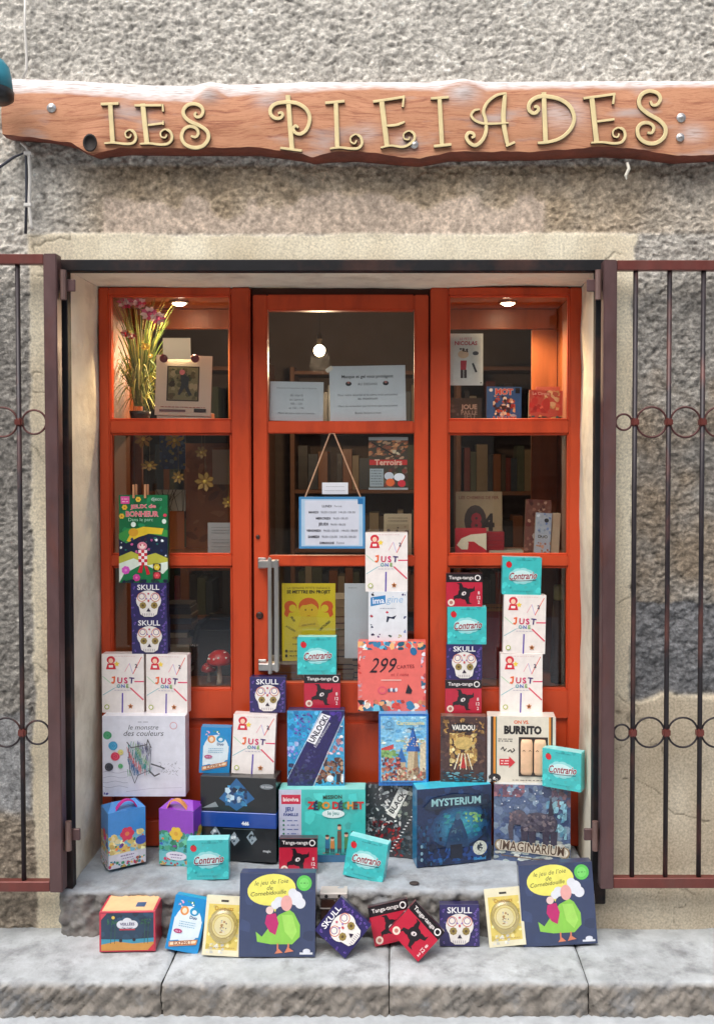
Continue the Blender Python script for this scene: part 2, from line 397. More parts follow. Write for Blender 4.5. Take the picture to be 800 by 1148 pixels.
def a_imagine(t):
    W, H, D = .146, .185, .04; a = Art(W, H, 11)
    a.rect(0,0,1,1,(226,230,236)); a.poly([(.06,.70),(.44,.76),(.44,.93),(.06,.88)],(50,130,190)); a.text('ima',.26,.815,.30,(235,240,250),bold=.02,rot=5); a.text('gine',.68,.82,.42,(150,190,225),bold=.0,shear=.2)
    a.star(.5,.58,.03,5,(200,50,70)); a.ell(.48,.58,.035,.03,(200,60,80),8); a.poly([(.48,.50),(.60,.48),(.72,.52),(.66,.44),(.54,.46),(.50,.38),(.46,.38)],(40,45,70))
    for (u,v,c) in ((.08,.5,(180,60,80)),(.08,.30,(50,60,90)),(.12,.13,(60,50,80)),(.28,.10,(90,60,110)),(.92,.46,(45,60,110)),(.95,.2,(120,140,190)),(.55,.08,(70,90,80)),(.8,.1,(200,190,120)),(.12,.95,(60,60,70)),(.9,.95,(70,60,120))): a.blobs(u-.05,v-.04,u+.05,v+.04,[c],3,.02,.045)
    a.words(.5,.66,.4,.01,(150,160,180)); a.finish(t, D, (214,220,228))
def a_cards(t):
    W, H, D = .254, .262, .05; a = Art(W, H, 13)
    sal = (235,112,104); a.rect(0,0,1,1,sal)
    pal = [(60,130,170),(30,95,120),(240,220,200),(210,70,60),(245,180,120),(240,235,235),(40,40,50),(110,190,215),(205,120,90)]
    a.blobs(0,.88,1,1,pal,34,.03,.09,1.5); a.blobs(0,0,1,.16,pal,40,.03,.10,1.3); a.blobs(0,.16,.06,.88,[(200,70,70),(225,150,150),(200,60,55),(180,160,190)],9,.02,.06,2.2); a.blobs(.93,.16,1,.88,[(220,200,220),(200,80,80),(60,110,140),(240,235,240)],12,.02,.05)
    a.ell(.82,.86,.05,.06,(40,110,160),14,20); a.blobs(.02,.70,.14,.80,[(160,180,200),(240,220,220)],4,.02,.05,3)
    a.text('299',.38,.66,.36,(40,28,40),shear=.3,h=.22); a.text('CARTES',.70,.64,.26,(150,45,55),bold=.005,rot=3); a.text('et 1 nana',.62,.53,.26,(190,60,70),shear=.2)
    a.rect(.34,.44,.64,.455,(245,200,190)); a.ell(.36,.30,.07,.06,(225,90,110),14); a.ell(.36,.30,.045,.035,sal,12)
    for k in range(4): a.ell(.46+k*.035,.30+.01*(k%2),.022,.03,(225,225,235) if k%2 else (90,90,120),10)
    a.poly([(.70,.26),(.74,.39),(.80,.30),(.78,.25)],(32,30,42)); a.finish(t, D, (222,105,98))
def a_garden(t):
    W, H, D = .182, .330, .03; a = Art(W, H, 15)
    g = (18,110,66); a.rect(0,0,1,1,g); a.blobs(0,.45,1,1,[(24,122,74),(14,98,58),(30,130,80)],30,.04,.12)
    a.rect(.04,.90,.22,.985,(225,80,160)); a.words(.13,.955,.14,.008,(250,210,230)); a.words(.13,.925,.12,.008,(250,210,230))
    for (u,v) in ((.40,.95),(.12,.86),(.06,.76)): a.flower(u,v,.06,6,(230,190,60),(200,110,40))
    a.text('djeco',.78,.95,.22,(205,225,215)); a.text('JEUX de',.50,.865,.52,(215,60,85),bold=.01,h=.10,rot=2,out=(255,215,215)); a.text('BONHEUR',.48,.785,.66,(215,60,85),bold=.01,h=.11,out=(255,215,215)); a.text('Dans le parc',.45,.715,.5,(170,220,190))
    a.ell(.95,.77,.04,.035,(215,60,90),10); a.ell(.93,.70,.045,.05,(225,240,230)); a.ell(.30,.665,.05,.055,(225,240,230)); a.poly([(0,.56),(.2,.62),(.6,.64),(1,.60),(1,.3),(0,.3)],(60,150,70))
    a.poly([(.16,.48),(.28,.60),(.5,.64),(.92,.62),(.88,.55),(.6,.56),(.42,.50),(.3,.44)],(228,196,50)); a.ell(.30,.575,.10,.085,(215,160,45))
    a.poly([(0,.50),(.15,.45),(.40,.52),(.62,.56),(1,.52),(1,.27),(0,.27)],(22,32,62)); a.blobs(.02,.30,.98,.52,[(30,150,150),(200,90,150),(220,230,240),(40,60,110),(26,120,110)],20,.015,.05)
    a.poly([(0,.30),(.25,.36),(.5,.30),(.75,.34),(1,.28),(1,.0),(0,.0)],(190,190,70)); a.poly([(0,.22),(.3,.28),(.6,.20),(1,.24),(1,0),(0,0)],(225,238,225)); a.poly([(.1,.1),(.5,.22),(.9,.10),(1,.16),(1,0),(0,0)],(20,120,70))
    # small figure in checked red clothes
    for k in range(5):
        for j in range(3): a.rect(.40+j*.06,.20+k*.035,.46+j*.06,.235+k*.035,(205,30,50) if (k+j)%2 else (250,240,240))
    a.ell(.48,.42,.10,.085,(225,140,160)); a.ell(.48,.415,.06,.05,(250,225,220)); a.poly([(.38,.47),(.42,.53),(.46,.48)],(60,30,60)); a.poly([(.5,.48),(.55,.53),(.58,.47)],(60,30,60)); a.ell(.45,.43,.014,.02,(180,30,50),8); a.ell(.52,.43,.014,.02,(180,30,50),8)
    a.poly([(.38,.12),(.44,.2),(.50,.2),(.47,.11)],(200,30,50)); a.poly([(.52,.2),(.58,.19),(.64,.10),(.57,.09)],(200,30,50))
    a.flower(.14,.145,.09,7,(220,90,200),(235,150,220)); a.flower(.36,.06,.08,7,(205,60,150),(235,130,190)); a.rect(.70,.14,.86,.22,(60,50,40)); a.flower(.78,.18,.07,6,(225,200,60),(240,230,150)); a.rect(.70,.045,.86,.125,(120,30,50)); a.flower(.78,.085,.07,6,(220,70,80),(240,130,140))
    a.blobs(0,0,1,.04,[(22,32,62),(30,60,60)],12,.03,.08); a.finish(t, D, (14,80,50))
def a_scribble(t):
    W, H, D = .308, .302, .065; a = Art(W, H, 17)
    a.rect(0,0,1,1,(222,224,236))
    a.text('le monstre',.5,.86,.36,(70,72,84),shear=.25,bold=.0); a.text('des couleurs',.5,.785,.48,(60,62,74),shear=.25); a.words(.5,.925,.14,.008,(150,150,165)); a.text('JEU',.86,.88,.06,(200,60,80),bold=.03); a.ring(.86,.88,.045,.008,(215,150,160),(222,224,236))
    for (u,v,r_,c) in ((.06,.76,.05,(60,145,100)),(.13,.63,.055,(60,150,195)),(.22,.55,.035,(205,195,110)),(.155,.50,.052,(205,50,80)),(.22,.38,.03,(80,160,100)),(.08,.37,.05,(50,52,62))):
        a.ell(u,v,r_,r_,c,16)
        for k in range(5): a.ring(u+a.rnd.uniform(-.01,.01),v,r_*(.9-.15*k),.003,tuple(min(255,x+40) for x in c),c)
    # hatched patchwork creature outline, plain pencil hatching
    pal = [(80,150,100),(60,110,160),(205,80,80),(70,150,150),(130,170,120),(100,100,150),(90,90,95)]
    for k in range(150):
        u = a.rnd.uniform(.32,.58); v = a.rnd.uniform(.30,.66); c = pal[int((u-.32)*14+(v-.3)*10)%7]; a.line([(u,v-.035),(u+a.rnd.uniform(-.02,.02),v+.035)],.006,c)
    a.line([(.31,.69),(.36,.62),(.46,.64),(.55,.66),(.56,.72),(.60,.62)],.012,(85,80,85))
    a.line([(.33,.62),(.34,.36),(.40,.18),(.44,.28),(.58,.34),(.60,.60)],.009,(95,95,110)); a.line([(.60,.42),(.72,.38),(.76,.36)],.018,(70,70,80)); a.line([(.58,.33),(.64,.27),(.70,.30)],.018,(70,70,80))
    for k in range(34): u = a.rnd.uniform(.72,.95); v = a.rnd.uniform(.28,.44); a.line([(u,v),(u+a.rnd.uniform(-.03,.03),v+a.rnd.uniform(-.03,.03))],.004,(120,122,135))
    for v in (.14,.20,.26,.32): a.line([(.02+.05*k,v+.012*math.sin(k*1.3+v*20)) for k in range(7)],.004,(140,142,165))
    a.line([(.3,.08),(.6,.12),(.97,.13)],.003,(150,152,170)); a.blobs(.03,.03,.1,.07,[(70,70,140)],2,.02,.03)
    a.finish(t, D, (232,232,240))
def a_bluecard(t):
    W, H, D = .112, .172, .04; a = Art(W, H, 19)
    a.rect(0,0,1,1,(28,140,205)); a.ell(.52,.50,.42,.52,(222,236,244),24); a.poly([(.1,.16),(.92,.30),(.94,.6),(.1,.6)],(222,236,244))
    a.ell(.36,.74,.13,.13,(225,150,80)); a.ell(.36,.74,.07,.08,(245,225,200)); a.ell(.66,.75,.14,.12,(40,150,200)); a.ell(.66,.74,.07,.06,(225,240,250)); a.blobs(.15,.78,.32,.92,[(220,110,180),(245,220,235)],6,.03,.06)
    a.blobs(.4,.85,.62,.93,[(240,240,250),(90,170,90)],5,.03,.06); a.text('Duo',.66,.64,.22,(20,70,130),bold=.03)
    for v in (.54,.50,.46): a.words(.52,v,.5,.012,(110,170,200))
    a.ell(.28,.36,.13,.06,(175,50,110)); a.text('dès 6',.28,.36,.16,(245,220,235)); a.poly([(.08,.14),(.92,.27),(.90,.17),(.10,.05)],(205,140,90)); a.poly([(.12,.13),(.88,.245),(.87,.195),(.13,.085)],(240,220,190)); a.text('EXPERT',.5,.165,.55,(150,80,60),rot=11,bold=.02)
    a.finish(t, D, (18,110,175), top=(40,160,215))
def a_strip(t):
    W, H, D = .212, .282, .05; a = Art(W, H, 21)
    a.rect(0,0,1,1,(40,150,205)); a.blobs(0,.3,.6,1,[(50,165,215),(35,135,200),(90,180,225)],24,.05,.12); a.blobs(.12,.6,.45,.97,[(90,80,170),(70,60,150),(120,110,200)],14,.03,.08,2.5); a.blobs(0,.35,.2,.6,[(120,120,210),(170,190,235)],6,.03,.07)
    a.poly([(.45,0),(1,.02),(1,.95),(.9,.8)],(60,160,205)); a.blobs(.62,.42,.98,.8,[(120,190,230),(220,200,210),(235,225,220),(60,110,160),(190,130,140)],24,.03,.08); a.blobs(.5,.02,.98,.38,[(90,60,55),(140,105,85),(60,50,55),(185,150,120),(120,70,60)],40,.03,.08)
    a.ell(.75,.10,.06,.06,(235,235,240)); a.rect(.86,.05,.93,.16,(35,30,45)); a.rect(.95,.05,.985,.16,(235,235,240))
    a.poly([(0,.08),(.62,1),(1,1),(1,.96),(.44,0),(0,0)],(38,32,92)); a.blobs(.02,.02,.5,.30,[(28,32,66),(45,48,92),(58,62,100)],24,.03,.07); a.blobs(.7,.86,.95,.99,[(70,45,140),(90,60,160)],6,.04,.08); a.blobs(.3,.3,.5,.5,[(48,40,104),(70,70,120)],8,.02,.05)
    a.line([(0,.10),(.60,1)],.012,(205,225,245)); a.line([(.46,0),(1,.93)],.014,(225,215,220))
    ang = 59
    a.poly([(.34,.60),(.49,.55),(.76,.93),(.60,.97)],(240,240,245)); a.text('UNLOCK!',.55,.76,.52,(30,28,60),rot=ang,bold=.03,h=.11); a.text('Escape Adventures',.62,.68,.5,(225,225,240),rot=ang)
    a.finish(t, D, (24,40,90))
def a_castle(t):
    W, H, D = .184, .268, .06; a = Art(W, H, 23)
    a.rect(0,0,1,1,(30,110,190)); a.rect(.04,.05,.96,.97,(130,195,230)); a.blobs(.05,.62,.95,.96,[(110,185,228),(165,212,236),(190,222,238),(95,170,222)],30,.05,.12,2,0)
    a.blobs(.05,.42,.95,.64,[(215,226,220),(170,200,170),(205,215,190),(150,185,140)],22,.04,.10,2,0); a.poly([(.05,.52),(.3,.58),(.3,.52),(.05,.46)],(205,70,70)); a.blobs(.05,.38,.4,.5,[(110,160,90),(140,180,110)],10,.04,.09)
    a.poly([(.56,.08),(.60,.52),(.78,.52),(.82,.08)],(205,185,150)); a.poly([(.70,.08),(.72,.52),(.78,.52),(.82,.08)],(160,135,105)); a.poly([(.55,.48),(.69,.83),(.84,.48)],(45,105,185)); a.poly([(.69,.83),(.75,.48),(.84,.48)],(28,75,150))
    a.poly([(.36,.1),(.38,.34),(.54,.34),(.54,.1)],(190,170,140)); a.poly([(.35,.33),(.46,.54),(.56,.33)],(50,110,180)); a.poly([(.82,.1),(.84,.58),(.95,.60),(.95,.1)],(215,200,170)); a.blobs(.5,.55,.95,.68,[(215,190,150),(190,160,120),(230,215,190)],14,.02,.06,2)
    a.blobs(.06,.06,.45,.40,[(120,50,60),(190,120,100),(225,190,160),(90,50,60),(205,90,80),(160,100,80)],44,.03,.07); a.blobs(.4,.06,.95,.26,[(205,180,150),(170,140,110),(225,210,190),(140,100,80),(195,110,90)],36,.03,.07)
    a.rect(.12,.80,.30,.93,(110,175,215)); a.ring(.21,.865,.06,.012,(60,110,160),(120,185,220)); a.text('Carcassonne',.64,.88,.56,(225,215,150),bold=.02); a.text('~',.64,.80,.12,(60,70,90)); a.rect(.06,.055,.94,.075,(60,140,205)); a.finish(t, D, (22,80,150), top=(90,160,210))
def a_brown(t):
    W, H, D = .170, .245, .045; a = Art(W, H, 25)
    a.rect(0,0,1,1,(74,50,48)); a.blobs(0,0,1,1,[(92,62,54),(60,40,42),(110,78,62),(80,60,66)],50,.05,.12,2)
    a.blobs(.2,.25,.8,.75,[(190,150,80),(215,185,110),(160,120,70),(230,205,140)],60,.04,.10); a.ell(.5,.60,.20,.14,(205,175,105),18)
    for k in range(-3,4): a.line([(.5+k*.03,.44),(.5+k*.065,.20)],.022,(238,228,200) if k%2 else (150,90,60))
    a.poly([(.5,.42),(.44,.22),(.56,.22)],(190,50,50)); a.ell(.28,.50,.035,.035,(250,235,180)); a.blobs(.05,.02,.95,.16,[(40,90,110),(60,130,150),(110,160,170),(30,60,80)],26,.04,.1,2.5,0); a.blobs(.05,.75,.95,.98,[(150,110,60),(100,70,60),(180,140,80)],20,.04,.09,2)
    a.ell(.5,.84,.28,.10,(30,24,30)); a.text('VAUDOU',.5,.84,.50,(240,235,225),bold=.04,h=.12); a.finish(t, D, (60,42,40), top=(120,90,80))
def a_burrito(t):
    W, H, D = .252, .246, .07; a = Art(W, H, 27)
    a.rect(0,0,1,1,(228,222,206)); a.rect(0,0,.05,1,(225,225,225)); a.rect(.05,0,.09,1,(40,36,34)); a.rect(.09,0,.125,1,(222,140,45)); a.rect(.125,0,.14,1,(60,110,90))
    a.rect(.90,.3,.93,1,(222,140,45)); a.rect(.93,.3,.955,1,(40,36,34)); a.rect(.955,0,1,1,(214,208,195))
    a.text('ON VS.',.5,.92,.22,(225,100,45),bold=.03); a.text('BURRITO',.52,.80,.55,(30,26,26),bold=.06,h=.13)
    a.words(.27,.66,.22,.01,(90,84,80)); a.words(.27,.63,.22,.012,(60,56,54)); a.line([(.2,.50),(.23,.54),(.25,.48),(.28,.52)],.012,(30,26,26)); a.line([(.30,.47),(.34,.50),(.36,.46),(.40,.49),(.38,.52)],.014,(30,26,26))
    a.poly([(.18,.26),(.32,.26),(.32,.22),(.41,.31),(.32,.40),(.32,.36),(.18,.36)],(215,50,60)); a.words(.26,.33,.12,.014,(245,225,220)); a.words(.26,.29,.12,.014,(245,225,220))
    a.ell(.11,.075,.09,.06,(35,30,32)); a.blobs(.04,.03,.2,.1,[(230,225,220),(35,30,32)],6,.015,.03); a.words(.62,.04,.5,.01,(120,112,104))
    a.rect(.46,.10,.885,.695,(48,38,34)); a.finish(t, D, (205,198,184), top=(225,220,210))
    for i, u in enumerate((.575, .77)):
        m = MB(); r = .088*W; x = (u-.5)*W
        m.lathe([(0,.125*H),(r*.8,.13*H),(r,.17*H),(r,.60*H),(r*.85,.66*H),(0,.665*H)], lin((236,196,160)), 20, at=(x, -.006, 0), sy=.35)
        o = m.build('foam_burrito', M['matte'], t, True)
        f = Art(W, H, 40+i); f.y = -.0125-.35*r*.2-.004
        for d in (-1,1): f.line([(u+d*.045-.018,.50),(u+d*.045,.515),(u+d*.045+.018,.50)],.009,(120,80,60))
        f.pic.build('face_print', M['matte'], o)
def a_band(t):
    W, H, D = .285, .312, .09; a = Art(W, H, 29)
    a.rect(0,0,1,1,(24,26,30)); a.blobs(0,.1,1,1,[(28,31,35),(21,23,27)],20,.06,.14)
    a.poly([(.25,.74),(.48,.99),(.72,.75),(.48,.60)],(35,95,150)); a.blobs(.33,.66,.62,.90,[(60,140,190),(190,215,230),(25,60,110),(45,110,165),(20,40,70)],26,.02,.06)
    a.poly([(.02,.62),(.20,.70),(.24,.64)],(140,150,155)); a.ell(.88,.90,.09,.035,(120,128,135)); a.text('Set Games',.88,.90,.14,(220,225,230))
    for (u,v) in ((.20,.33),(.45,.27),(.68,.29)): a.poly([(u-.07,v),(u,v+.08),(u+.07,v-.02),(u,v-.09)],(150,165,175)); a.blobs(u-.04,v-.05,u+.04,v+.04,[(220,228,232),(60,80,95),(35,40,45)],5,.015,.03)
    a.rect(.3,.38,.72,.385,(110,120,125)); a.text('magic',.88,.13,.1,(215,220,225),bold=.02)
    a.finish(t, D, (20,22,26), top=(60,60,58))
    m = MB(); m.box(-W/2-.002, W/2+.002, -.006, D+.003, .405*H, .585*H, lin((28,72,160)), b=.0015); b = m.build('blue_band', M['card'], t)
    q = Art(W, H, 2); q.y = -.0062; q.text('4d6',.60,.46,.10,(235,240,245),bold=.05); q.txt.build('band_lettering', M['card'], b)
def a_turquoise(t):
    W, H, D = .318, .268, .075; a = Art(W, H, 31)
    tq = (72,196,190); a.rect(0,0,1,1,tq); a.blobs(.3,.1,1,.95,[(80,204,198),(66,188,184)],16,.06,.14)
    a.rect(.0,.30,.26,1,(196,200,222)); a.rect(.03,.80,.25,.93,(200,40,70)); a.text('bioviva',.14,.865,.18,(245,235,235),bold=.03); a.text('JEU',.12,.72,.10,(50,70,140),bold=.04); a.text('FAMILLE',.14,.655,.17,(50,70,140),bold=.03)
    for i, v in enumerate((.57,.51,.45,.39)): a.ell(.055,v,.012,.012,(40,120,90)); a.words(.16,v,.13,.012,(90,110,170))
    a.rect(0,.30,.45,.345,(40,90,150)); a.words(.2,.323,.36,.012,(200,220,240))
    a.text('MISSION',.62,.90,.22,(50,80,60),bold=.03,rot=2)
    pal = [(200,45,45),(40,60,90),(60,130,70),(225,150,50),(90,50,50)]
    for i, ch in enumerate('ZÉRO DÉCHET'):
        if ch != ' ': a.text(ch,.375+i*.057,.785,None,pal[i%5],bold=.05,h=.09 if ch!='É' else .115)
    a.ell(.63,.67,.13,.05,(225,240,240)); a.text('le jeu',.63,.67,.13,(90,150,150),bold=.02)
    for (u,h_,c) in ((.56,.20,(40,110,150)),(.62,.17,(200,130,60)),(.70,.36,(110,80,60)),(.78,.24,(70,130,80)),(.86,.26,(190,60,70)),(.92,.18,(70,90,150))):
        a.poly([(u-.025,.18),(u+.025,.18),(u+.022,.18+h_*.7),(u-.022,.18+h_*.7)],c); a.rect(u-.02,.12,u-.005,.19,(50,50,70)); a.rect(u+.005,.12,u+.02,.19,(50,50,70)); a.ell(u,.18+h_*.82,.022,.024,(225,180,150)); a.ell(u,.18+h_*.92,.024,.014,(80,50,40),10)
    a.blobs(.5,.10,.98,.15,[(60,150,150),(190,90,70),(60,110,90)],14,.02,.04,3,0); a.rect(0,0,1,.10,(60,110,150))
    a.finish(t, D, (60,180,176), top=(140,224,218))
def a_comic(t):
    W, H, D = .195, .262, .03; a = Art(W, H, 33)
    a.rect(0,0,1,1,(60,62,66)); a.blobs(0,.2,.7,1,[(196,198,198),(150,155,158),(110,115,120),(225,225,222),(80,84,90)],60,.03,.09,1.8); a.blobs(.55,.5,1,1,[(120,130,120),(90,98,96),(180,182,170),(60,66,66)],26,.03,.08); a.blobs(.15,.02,.75,.5,[(150,40,45),(110,34,40),(180,70,66),(70,30,38)],36,.03,.09,2); a.blobs(.7,.05,1,.4,[(40,52,60),(60,80,90),(90,100,105)],20,.03,.07)
    a.poly([(.42,.60),(.58,.54),(.84,.93),(.66,.99)],(228,228,222)); a.text('BLACK',.63,.77,.48,(60,60,62),rot=57,bold=.03,h=.11)
    for k in range(13): a.rect(.50+k*.035,.08+k*.045,.545+k*.035,.094+k*.045,(225,225,225))
    a.finish(t, D, (50,50,54))
def a_deep(t):
    W, H, D = .282, .285, .075; a = Art(W, H, 35)
    a.rect(0,0,1,1,(24,44,84)); a.blobs(0,.0,1,1,[(22,38,72),(28,56,100),(20,34,62),(34,64,112)],46,.05,.12)
    for i in range(9): a.ell(.58,.50,.40-.035*i,.28-.025*i,(24+4*i,64+11*i,108+9*i),22,12)
    a.blobs(.35,.35,.85,.68,[(30,120,150),(40,140,160),(50,150,150),(26,100,140)],26,.03,.08,2,15); a.blobs(.64,.52,.88,.66,[(110,170,110),(140,190,120),(70,160,130)],12,.02,.05)
    a.blobs(.0,.0,.34,.55,[(18,34,66),(24,50,92),(30,80,120)],26,.03,.08,2,90); a.blobs(.15,.04,.95,.22,[(20,50,110),(26,70,140),(18,36,74),(30,90,150)],34,.03,.08); a.blobs(.85,.05,1,.9,[(18,36,60),(24,50,76)],20,.04,.08,2,90)
    a.poly([(.38,.22),(.42,.42),(.50,.58),(.54,.64),(.60,.56),(.66,.40),(.70,.22)],(28,62,100)); a.ell(.54,.62,.035,.045,(60,100,130)); a.blobs(.44,.3,.62,.56,[(50,90,120),(34,70,104),(70,110,130)],12,.02,.05,2); a.rect(.44,.08,.60,.26,(14,24,46))
    a.poly([(.08,.76),(.2,.88),(.5,.92),(.8,.88),(.95,.76),(.8,.74),(.5,.76),(.2,.72)],(24,44,70)); a.text('MYSTERIUM',.52,.82,.66,(150,200,205),bold=.03,h=.10,out=(30,60,90))
    a.ell(.84,.19,.095,.095,(205,212,200)); a.ell(.84,.20,.04,.05,(40,50,60),10); a.blobs(.78,.12,.9,.26,[(90,100,100),(205,212,200)],6,.01,.02); a.text('libellud',.84,.055,.16,(60,150,210),bold=.03)
    for v in (.1,.18,.27): a.ell(.06,v,.018,.025,(130,170,190),8)
    a.finish(t, D, (28,130,180), top=(60,190,215))
def a_circus(t):
    W, H, D = .280, .285, .075; a = Art(W, H, 37)
    a.rect(0,0,1,1,(86,104,140)); a.blobs(0,.25,1,1,[(74,92,132),(98,118,150),(112,130,160),(66,80,116),(130,150,172)],60,.05,.12); a.blobs(0,.84,.4,1,[(150,100,110),(110,80,100)],16,.03,.07); a.blobs(.75,.7,1,1,[(140,110,120),(110,90,110)],16,.03,.07); a.blobs(.68,.3,.95,.8,[(130,180,200),(150,200,215),(105,160,190)],26,.04,.09,1.6,70); a.blobs(0,.0,1,.28,[(190,200,196),(210,214,208),(170,184,184)],36,.04,.1,2,0)
    for k in range(14): u=a.rnd.uniform(.1,.7); v=a.rnd.uniform(.7,.95); a.ell(u,v,.01,.01,(220,225,235),6)
    # heavy mechanical animal shape in greys
    a.ell(.55,.52,.20,.13,(88,84,98),22,8); a.ell(.70,.50,.13,.14,(80,76,92),18); a.ell(.32,.58,.11,.10,(100,94,106),16); a.poly([(.22,.60),(.18,.45),(.20,.30),(.25,.28),(.25,.45),(.30,.52)],(84,80,94))
    for (u,v) in ((.40,.40),(.50,.36),(.68,.34),(.78,.34)): a.poly([(u-.05,v+.06),(u+.05,v+.06),(u+.04,v-.12),(u-.04,v-.12)],(72,68,84))
    a.blobs(.35,.4,.8,.62,[(110,106,118),(96,92,106),(70,66,82),(130,120,126)],34,.02,.05); a.blobs(.2,.5,.38,.66,[(140,120,125),(110,100,112)],8,.02,.04); a.poly([(.70,.60),(.74,.88),(.78,.62)],(60,58,74))
    a.ell(.08,.22,.07,.075,(150,130,100)); a.ell(.08,.22,.05,.055,(215,212,200)); a.ell(.92,.13,.07,.075,(150,130,100)); a.ell(.92,.13,.05,.055,(215,212,200))
    a.poly([(.06,.27),(.94,.17),(.94,.07),(.06,.16)],(196,186,170)); a.text('IMAGINARIUM',.50,.185,.84,(88,66,52),bold=.02,h=.13,rot=-5,out=(232,222,200)); a.line([(.1,.085),(.5,.045),(.9,.02)],.012,(110,84,66))
    a.finish(t, D, (120,120,124), top=(196,200,204))
def a_night(t):
    W, H, D = .185, .135, .12; a = Art(W, H, 39)
    a.rect(0,0,1,1,(200,46,72)); a.rect(.03,.03,.97,.97,(34,62,88)); a.blobs(.03,.3,.97,.97,[(30,56,82),(40,72,98),(28,50,74)],18,.05,.1)
    a.poly([(.03,.03),(.97,.03),(.97,.24),(.6,.20),(.3,.26),(.03,.18)],(208,150,70)); a.poly([(.03,.18),(.3,.26),(.6,.20),(.97,.24),(.97,.34),(.5,.30),(.03,.32)],(60,150,180))
    for u in (.2,.27,.8,.86): a.line([(u,.2),(u+.02,.75)],.01,(40,90,70)); a.blobs(u-.06,.68,u+.06,.82,[(40,96,72),(54,110,80)],6,.02,.05,2)
    for k in (-1,0,1): a.ell(.5+k*.10,.68,.09,.075,(225,228,236))
    a.ell(.5,.74,.09,.08,(225,228,236)); a.text('VEILLÉES',.5,.70,.26,(70,60,110),bold=.03); a.text('du soir',.5,.60,.2,(110,110,150)); a.rect(.36,.54,.64,.57,(200,60,80)); a.ell(.25,.86,.03,.03,(235,200,90)); a.ell(.38,.28,.03,.03,(40,30,40)); a.ell(.62,.30,.03,.03,(40,30,40)); a.poly([(.03,.97),(.14,.97),(.03,.8)],(215,70,90)); a.poly([(.97,.03),(.86,.03),(.97,.2)],(215,50,70))
    a.finish(t, D, (206,60,80))
    m = MB(); m.box(-W/2+.008, W/2-.008, .006, D-.006, H, H+.0012, lin((248,202,150))); m.box(.02, .05, .03, .06, H+.0012, H+.0022, lin((60,90,130))); m.build('top_label', M['card'], t)
def a_bubble(t):
    W, H, D = .252, .266, .05; a = Art(W, H, 41)
    a.rect(0,0,1,1,(56,68,102)); a.blobs(0,0,1,1,[(58,71,106),(54,65,98)],14,.08,.16)
    a.ell(.42,.80,.32,.20,(238,232,110),26,6); a.poly([(.40,.66),(.52,.64),(.47,.53)],(238,232,110))
    a.text('le jeu de l’oie',.42,.885,.44,(90,90,60),shear=.25,rot=5); a.text('de',.40,.825,.08,(90,90,60),shear=.25); a.text('Cornebidouille',.38,.762,.47,(80,80,50),shear=.25,rot=5)
    a.ell(.85,.88,.10,.10,(98,200,88)); a.ell(.85,.88,.065,.065,(125,215,110)); a.words(.85,.88,.1,.01,(60,140,60))
    # plain stand-in shapes: green bell, white puffs, magenta and pink patches
    a.poly([(.22,.30),(.24,.18),(.42,.15),(.70,.15),(.80,.24),(.80,.38),(.72,.52),(.66,.56),(.52,.50),(.40,.36),(.30,.24)],(140,205,80)); a.poly([(.56,.50),(.60,.30),(.70,.20),(.76,.30),(.70,.50)],(165,220,100))
    for (u,v,r_) in ((.52,.655,.065),(.47,.62,.055),(.74,.70,.09),(.80,.64,.07),(.70,.76,.06)): a.ell(u,v,r_,r_,(225,228,236))
    a.ell(.62,.64,.075,.10,(230,170,165)); a.poly([(.36,.50),(.48,.52),(.52,.40),(.48,.26),(.40,.30),(.34,.40)],(190,40,110)); a.ell(.40,.555,.05,.05,(232,205,200)); a.poly([(.47,.04),(.58,.05),(.52,.10)],(215,130,100)); a.poly([(.60,.05),(.72,.07),(.64,.12)],(215,130,100)); a.rect(.50,.08,.52,.16,(215,130,100)); a.rect(.64,.08,.66,.16,(215,130,100))
    a.rect(.80,.03,.97,.055,(220,225,235)); a.ell(.89,.07,.05,.03,(220,225,235),12); a.finish(t, D, (34,42,70), top=(70,78,104))
def a_blister(t):
    W, H, D = .125, .185, .012; a = Art(W, H, 43)
    a.rect(0,0,1,1,(232,226,196)); a.rect(.08,.10,.92,.86,(226,205,110)); a.blobs(.08,.1,.92,.86,[(232,214,130),(218,196,96),(238,224,160)],24,.05,.1)
    a.rect(.40,.90,.60,.935,(70,66,62)); a.text('Duopuzz',.5,.78,.5,(190,140,50),bold=.02)
    a.ring(.5,.50,.32,.02,(200,170,90),(236,222,150)); a.ring(.5,.50,.25,.015,(215,190,110),(240,230,180)); a.blobs(.4,.38,.6,.6,[(180,140,90),(150,150,150),(225,215,200),(120,100,90)],14,.02,.05)
    a.blobs(.08,.04,.6,.2,[(240,240,235),(225,225,215)],10,.04,.08); a.words(.5,.14,.7,.012,(190,160,90)); a.finish(t, D, (230,226,205))
    bm = bmesh.new(); bmesh.ops.create_uvsphere(bm, u_segments=20, v_segments=10, radius=1)
    for v in bm.verts: v.co = Vector((v.co.x*.05, -.002-abs(v.co.y)*.018 if v.co.y < 0 else -.001, v.co.z*.055+.5*H))
    m = MB(); m.bm(bm, (1,1,1)); m.build('clear_bubble', M['film'], t, True)
DES = dict(skull=a_skull, justone=a_justone, teal=a_teal, swirl=a_swirl, imagine=a_imagine, cards=a_cards, garden=a_garden, scribble=a_scribble,
           bluecard=a_bluecard, strip=a_strip, castle=a_castle, brown=a_brown, burrito=a_burrito, band=a_band, turquoise=a_turquoise, comic=a_comic,
           deep=a_deep, circus=a_circus, night=a_night, bubble=a_bubble, blister=a_blister)
HT = dict(skull=.134, justone=.222, teal=.141, swirl=.125, imagine=.185, cards=.262, garden=.330, scribble=.302, bluecard=.172, strip=.282, castle=.268,
          brown=.245, burrito=.246, band=.312, turquoise=.268, comic=.262, deep=.285, circus=.285, night=.135, bubble=.266, blister=.185)
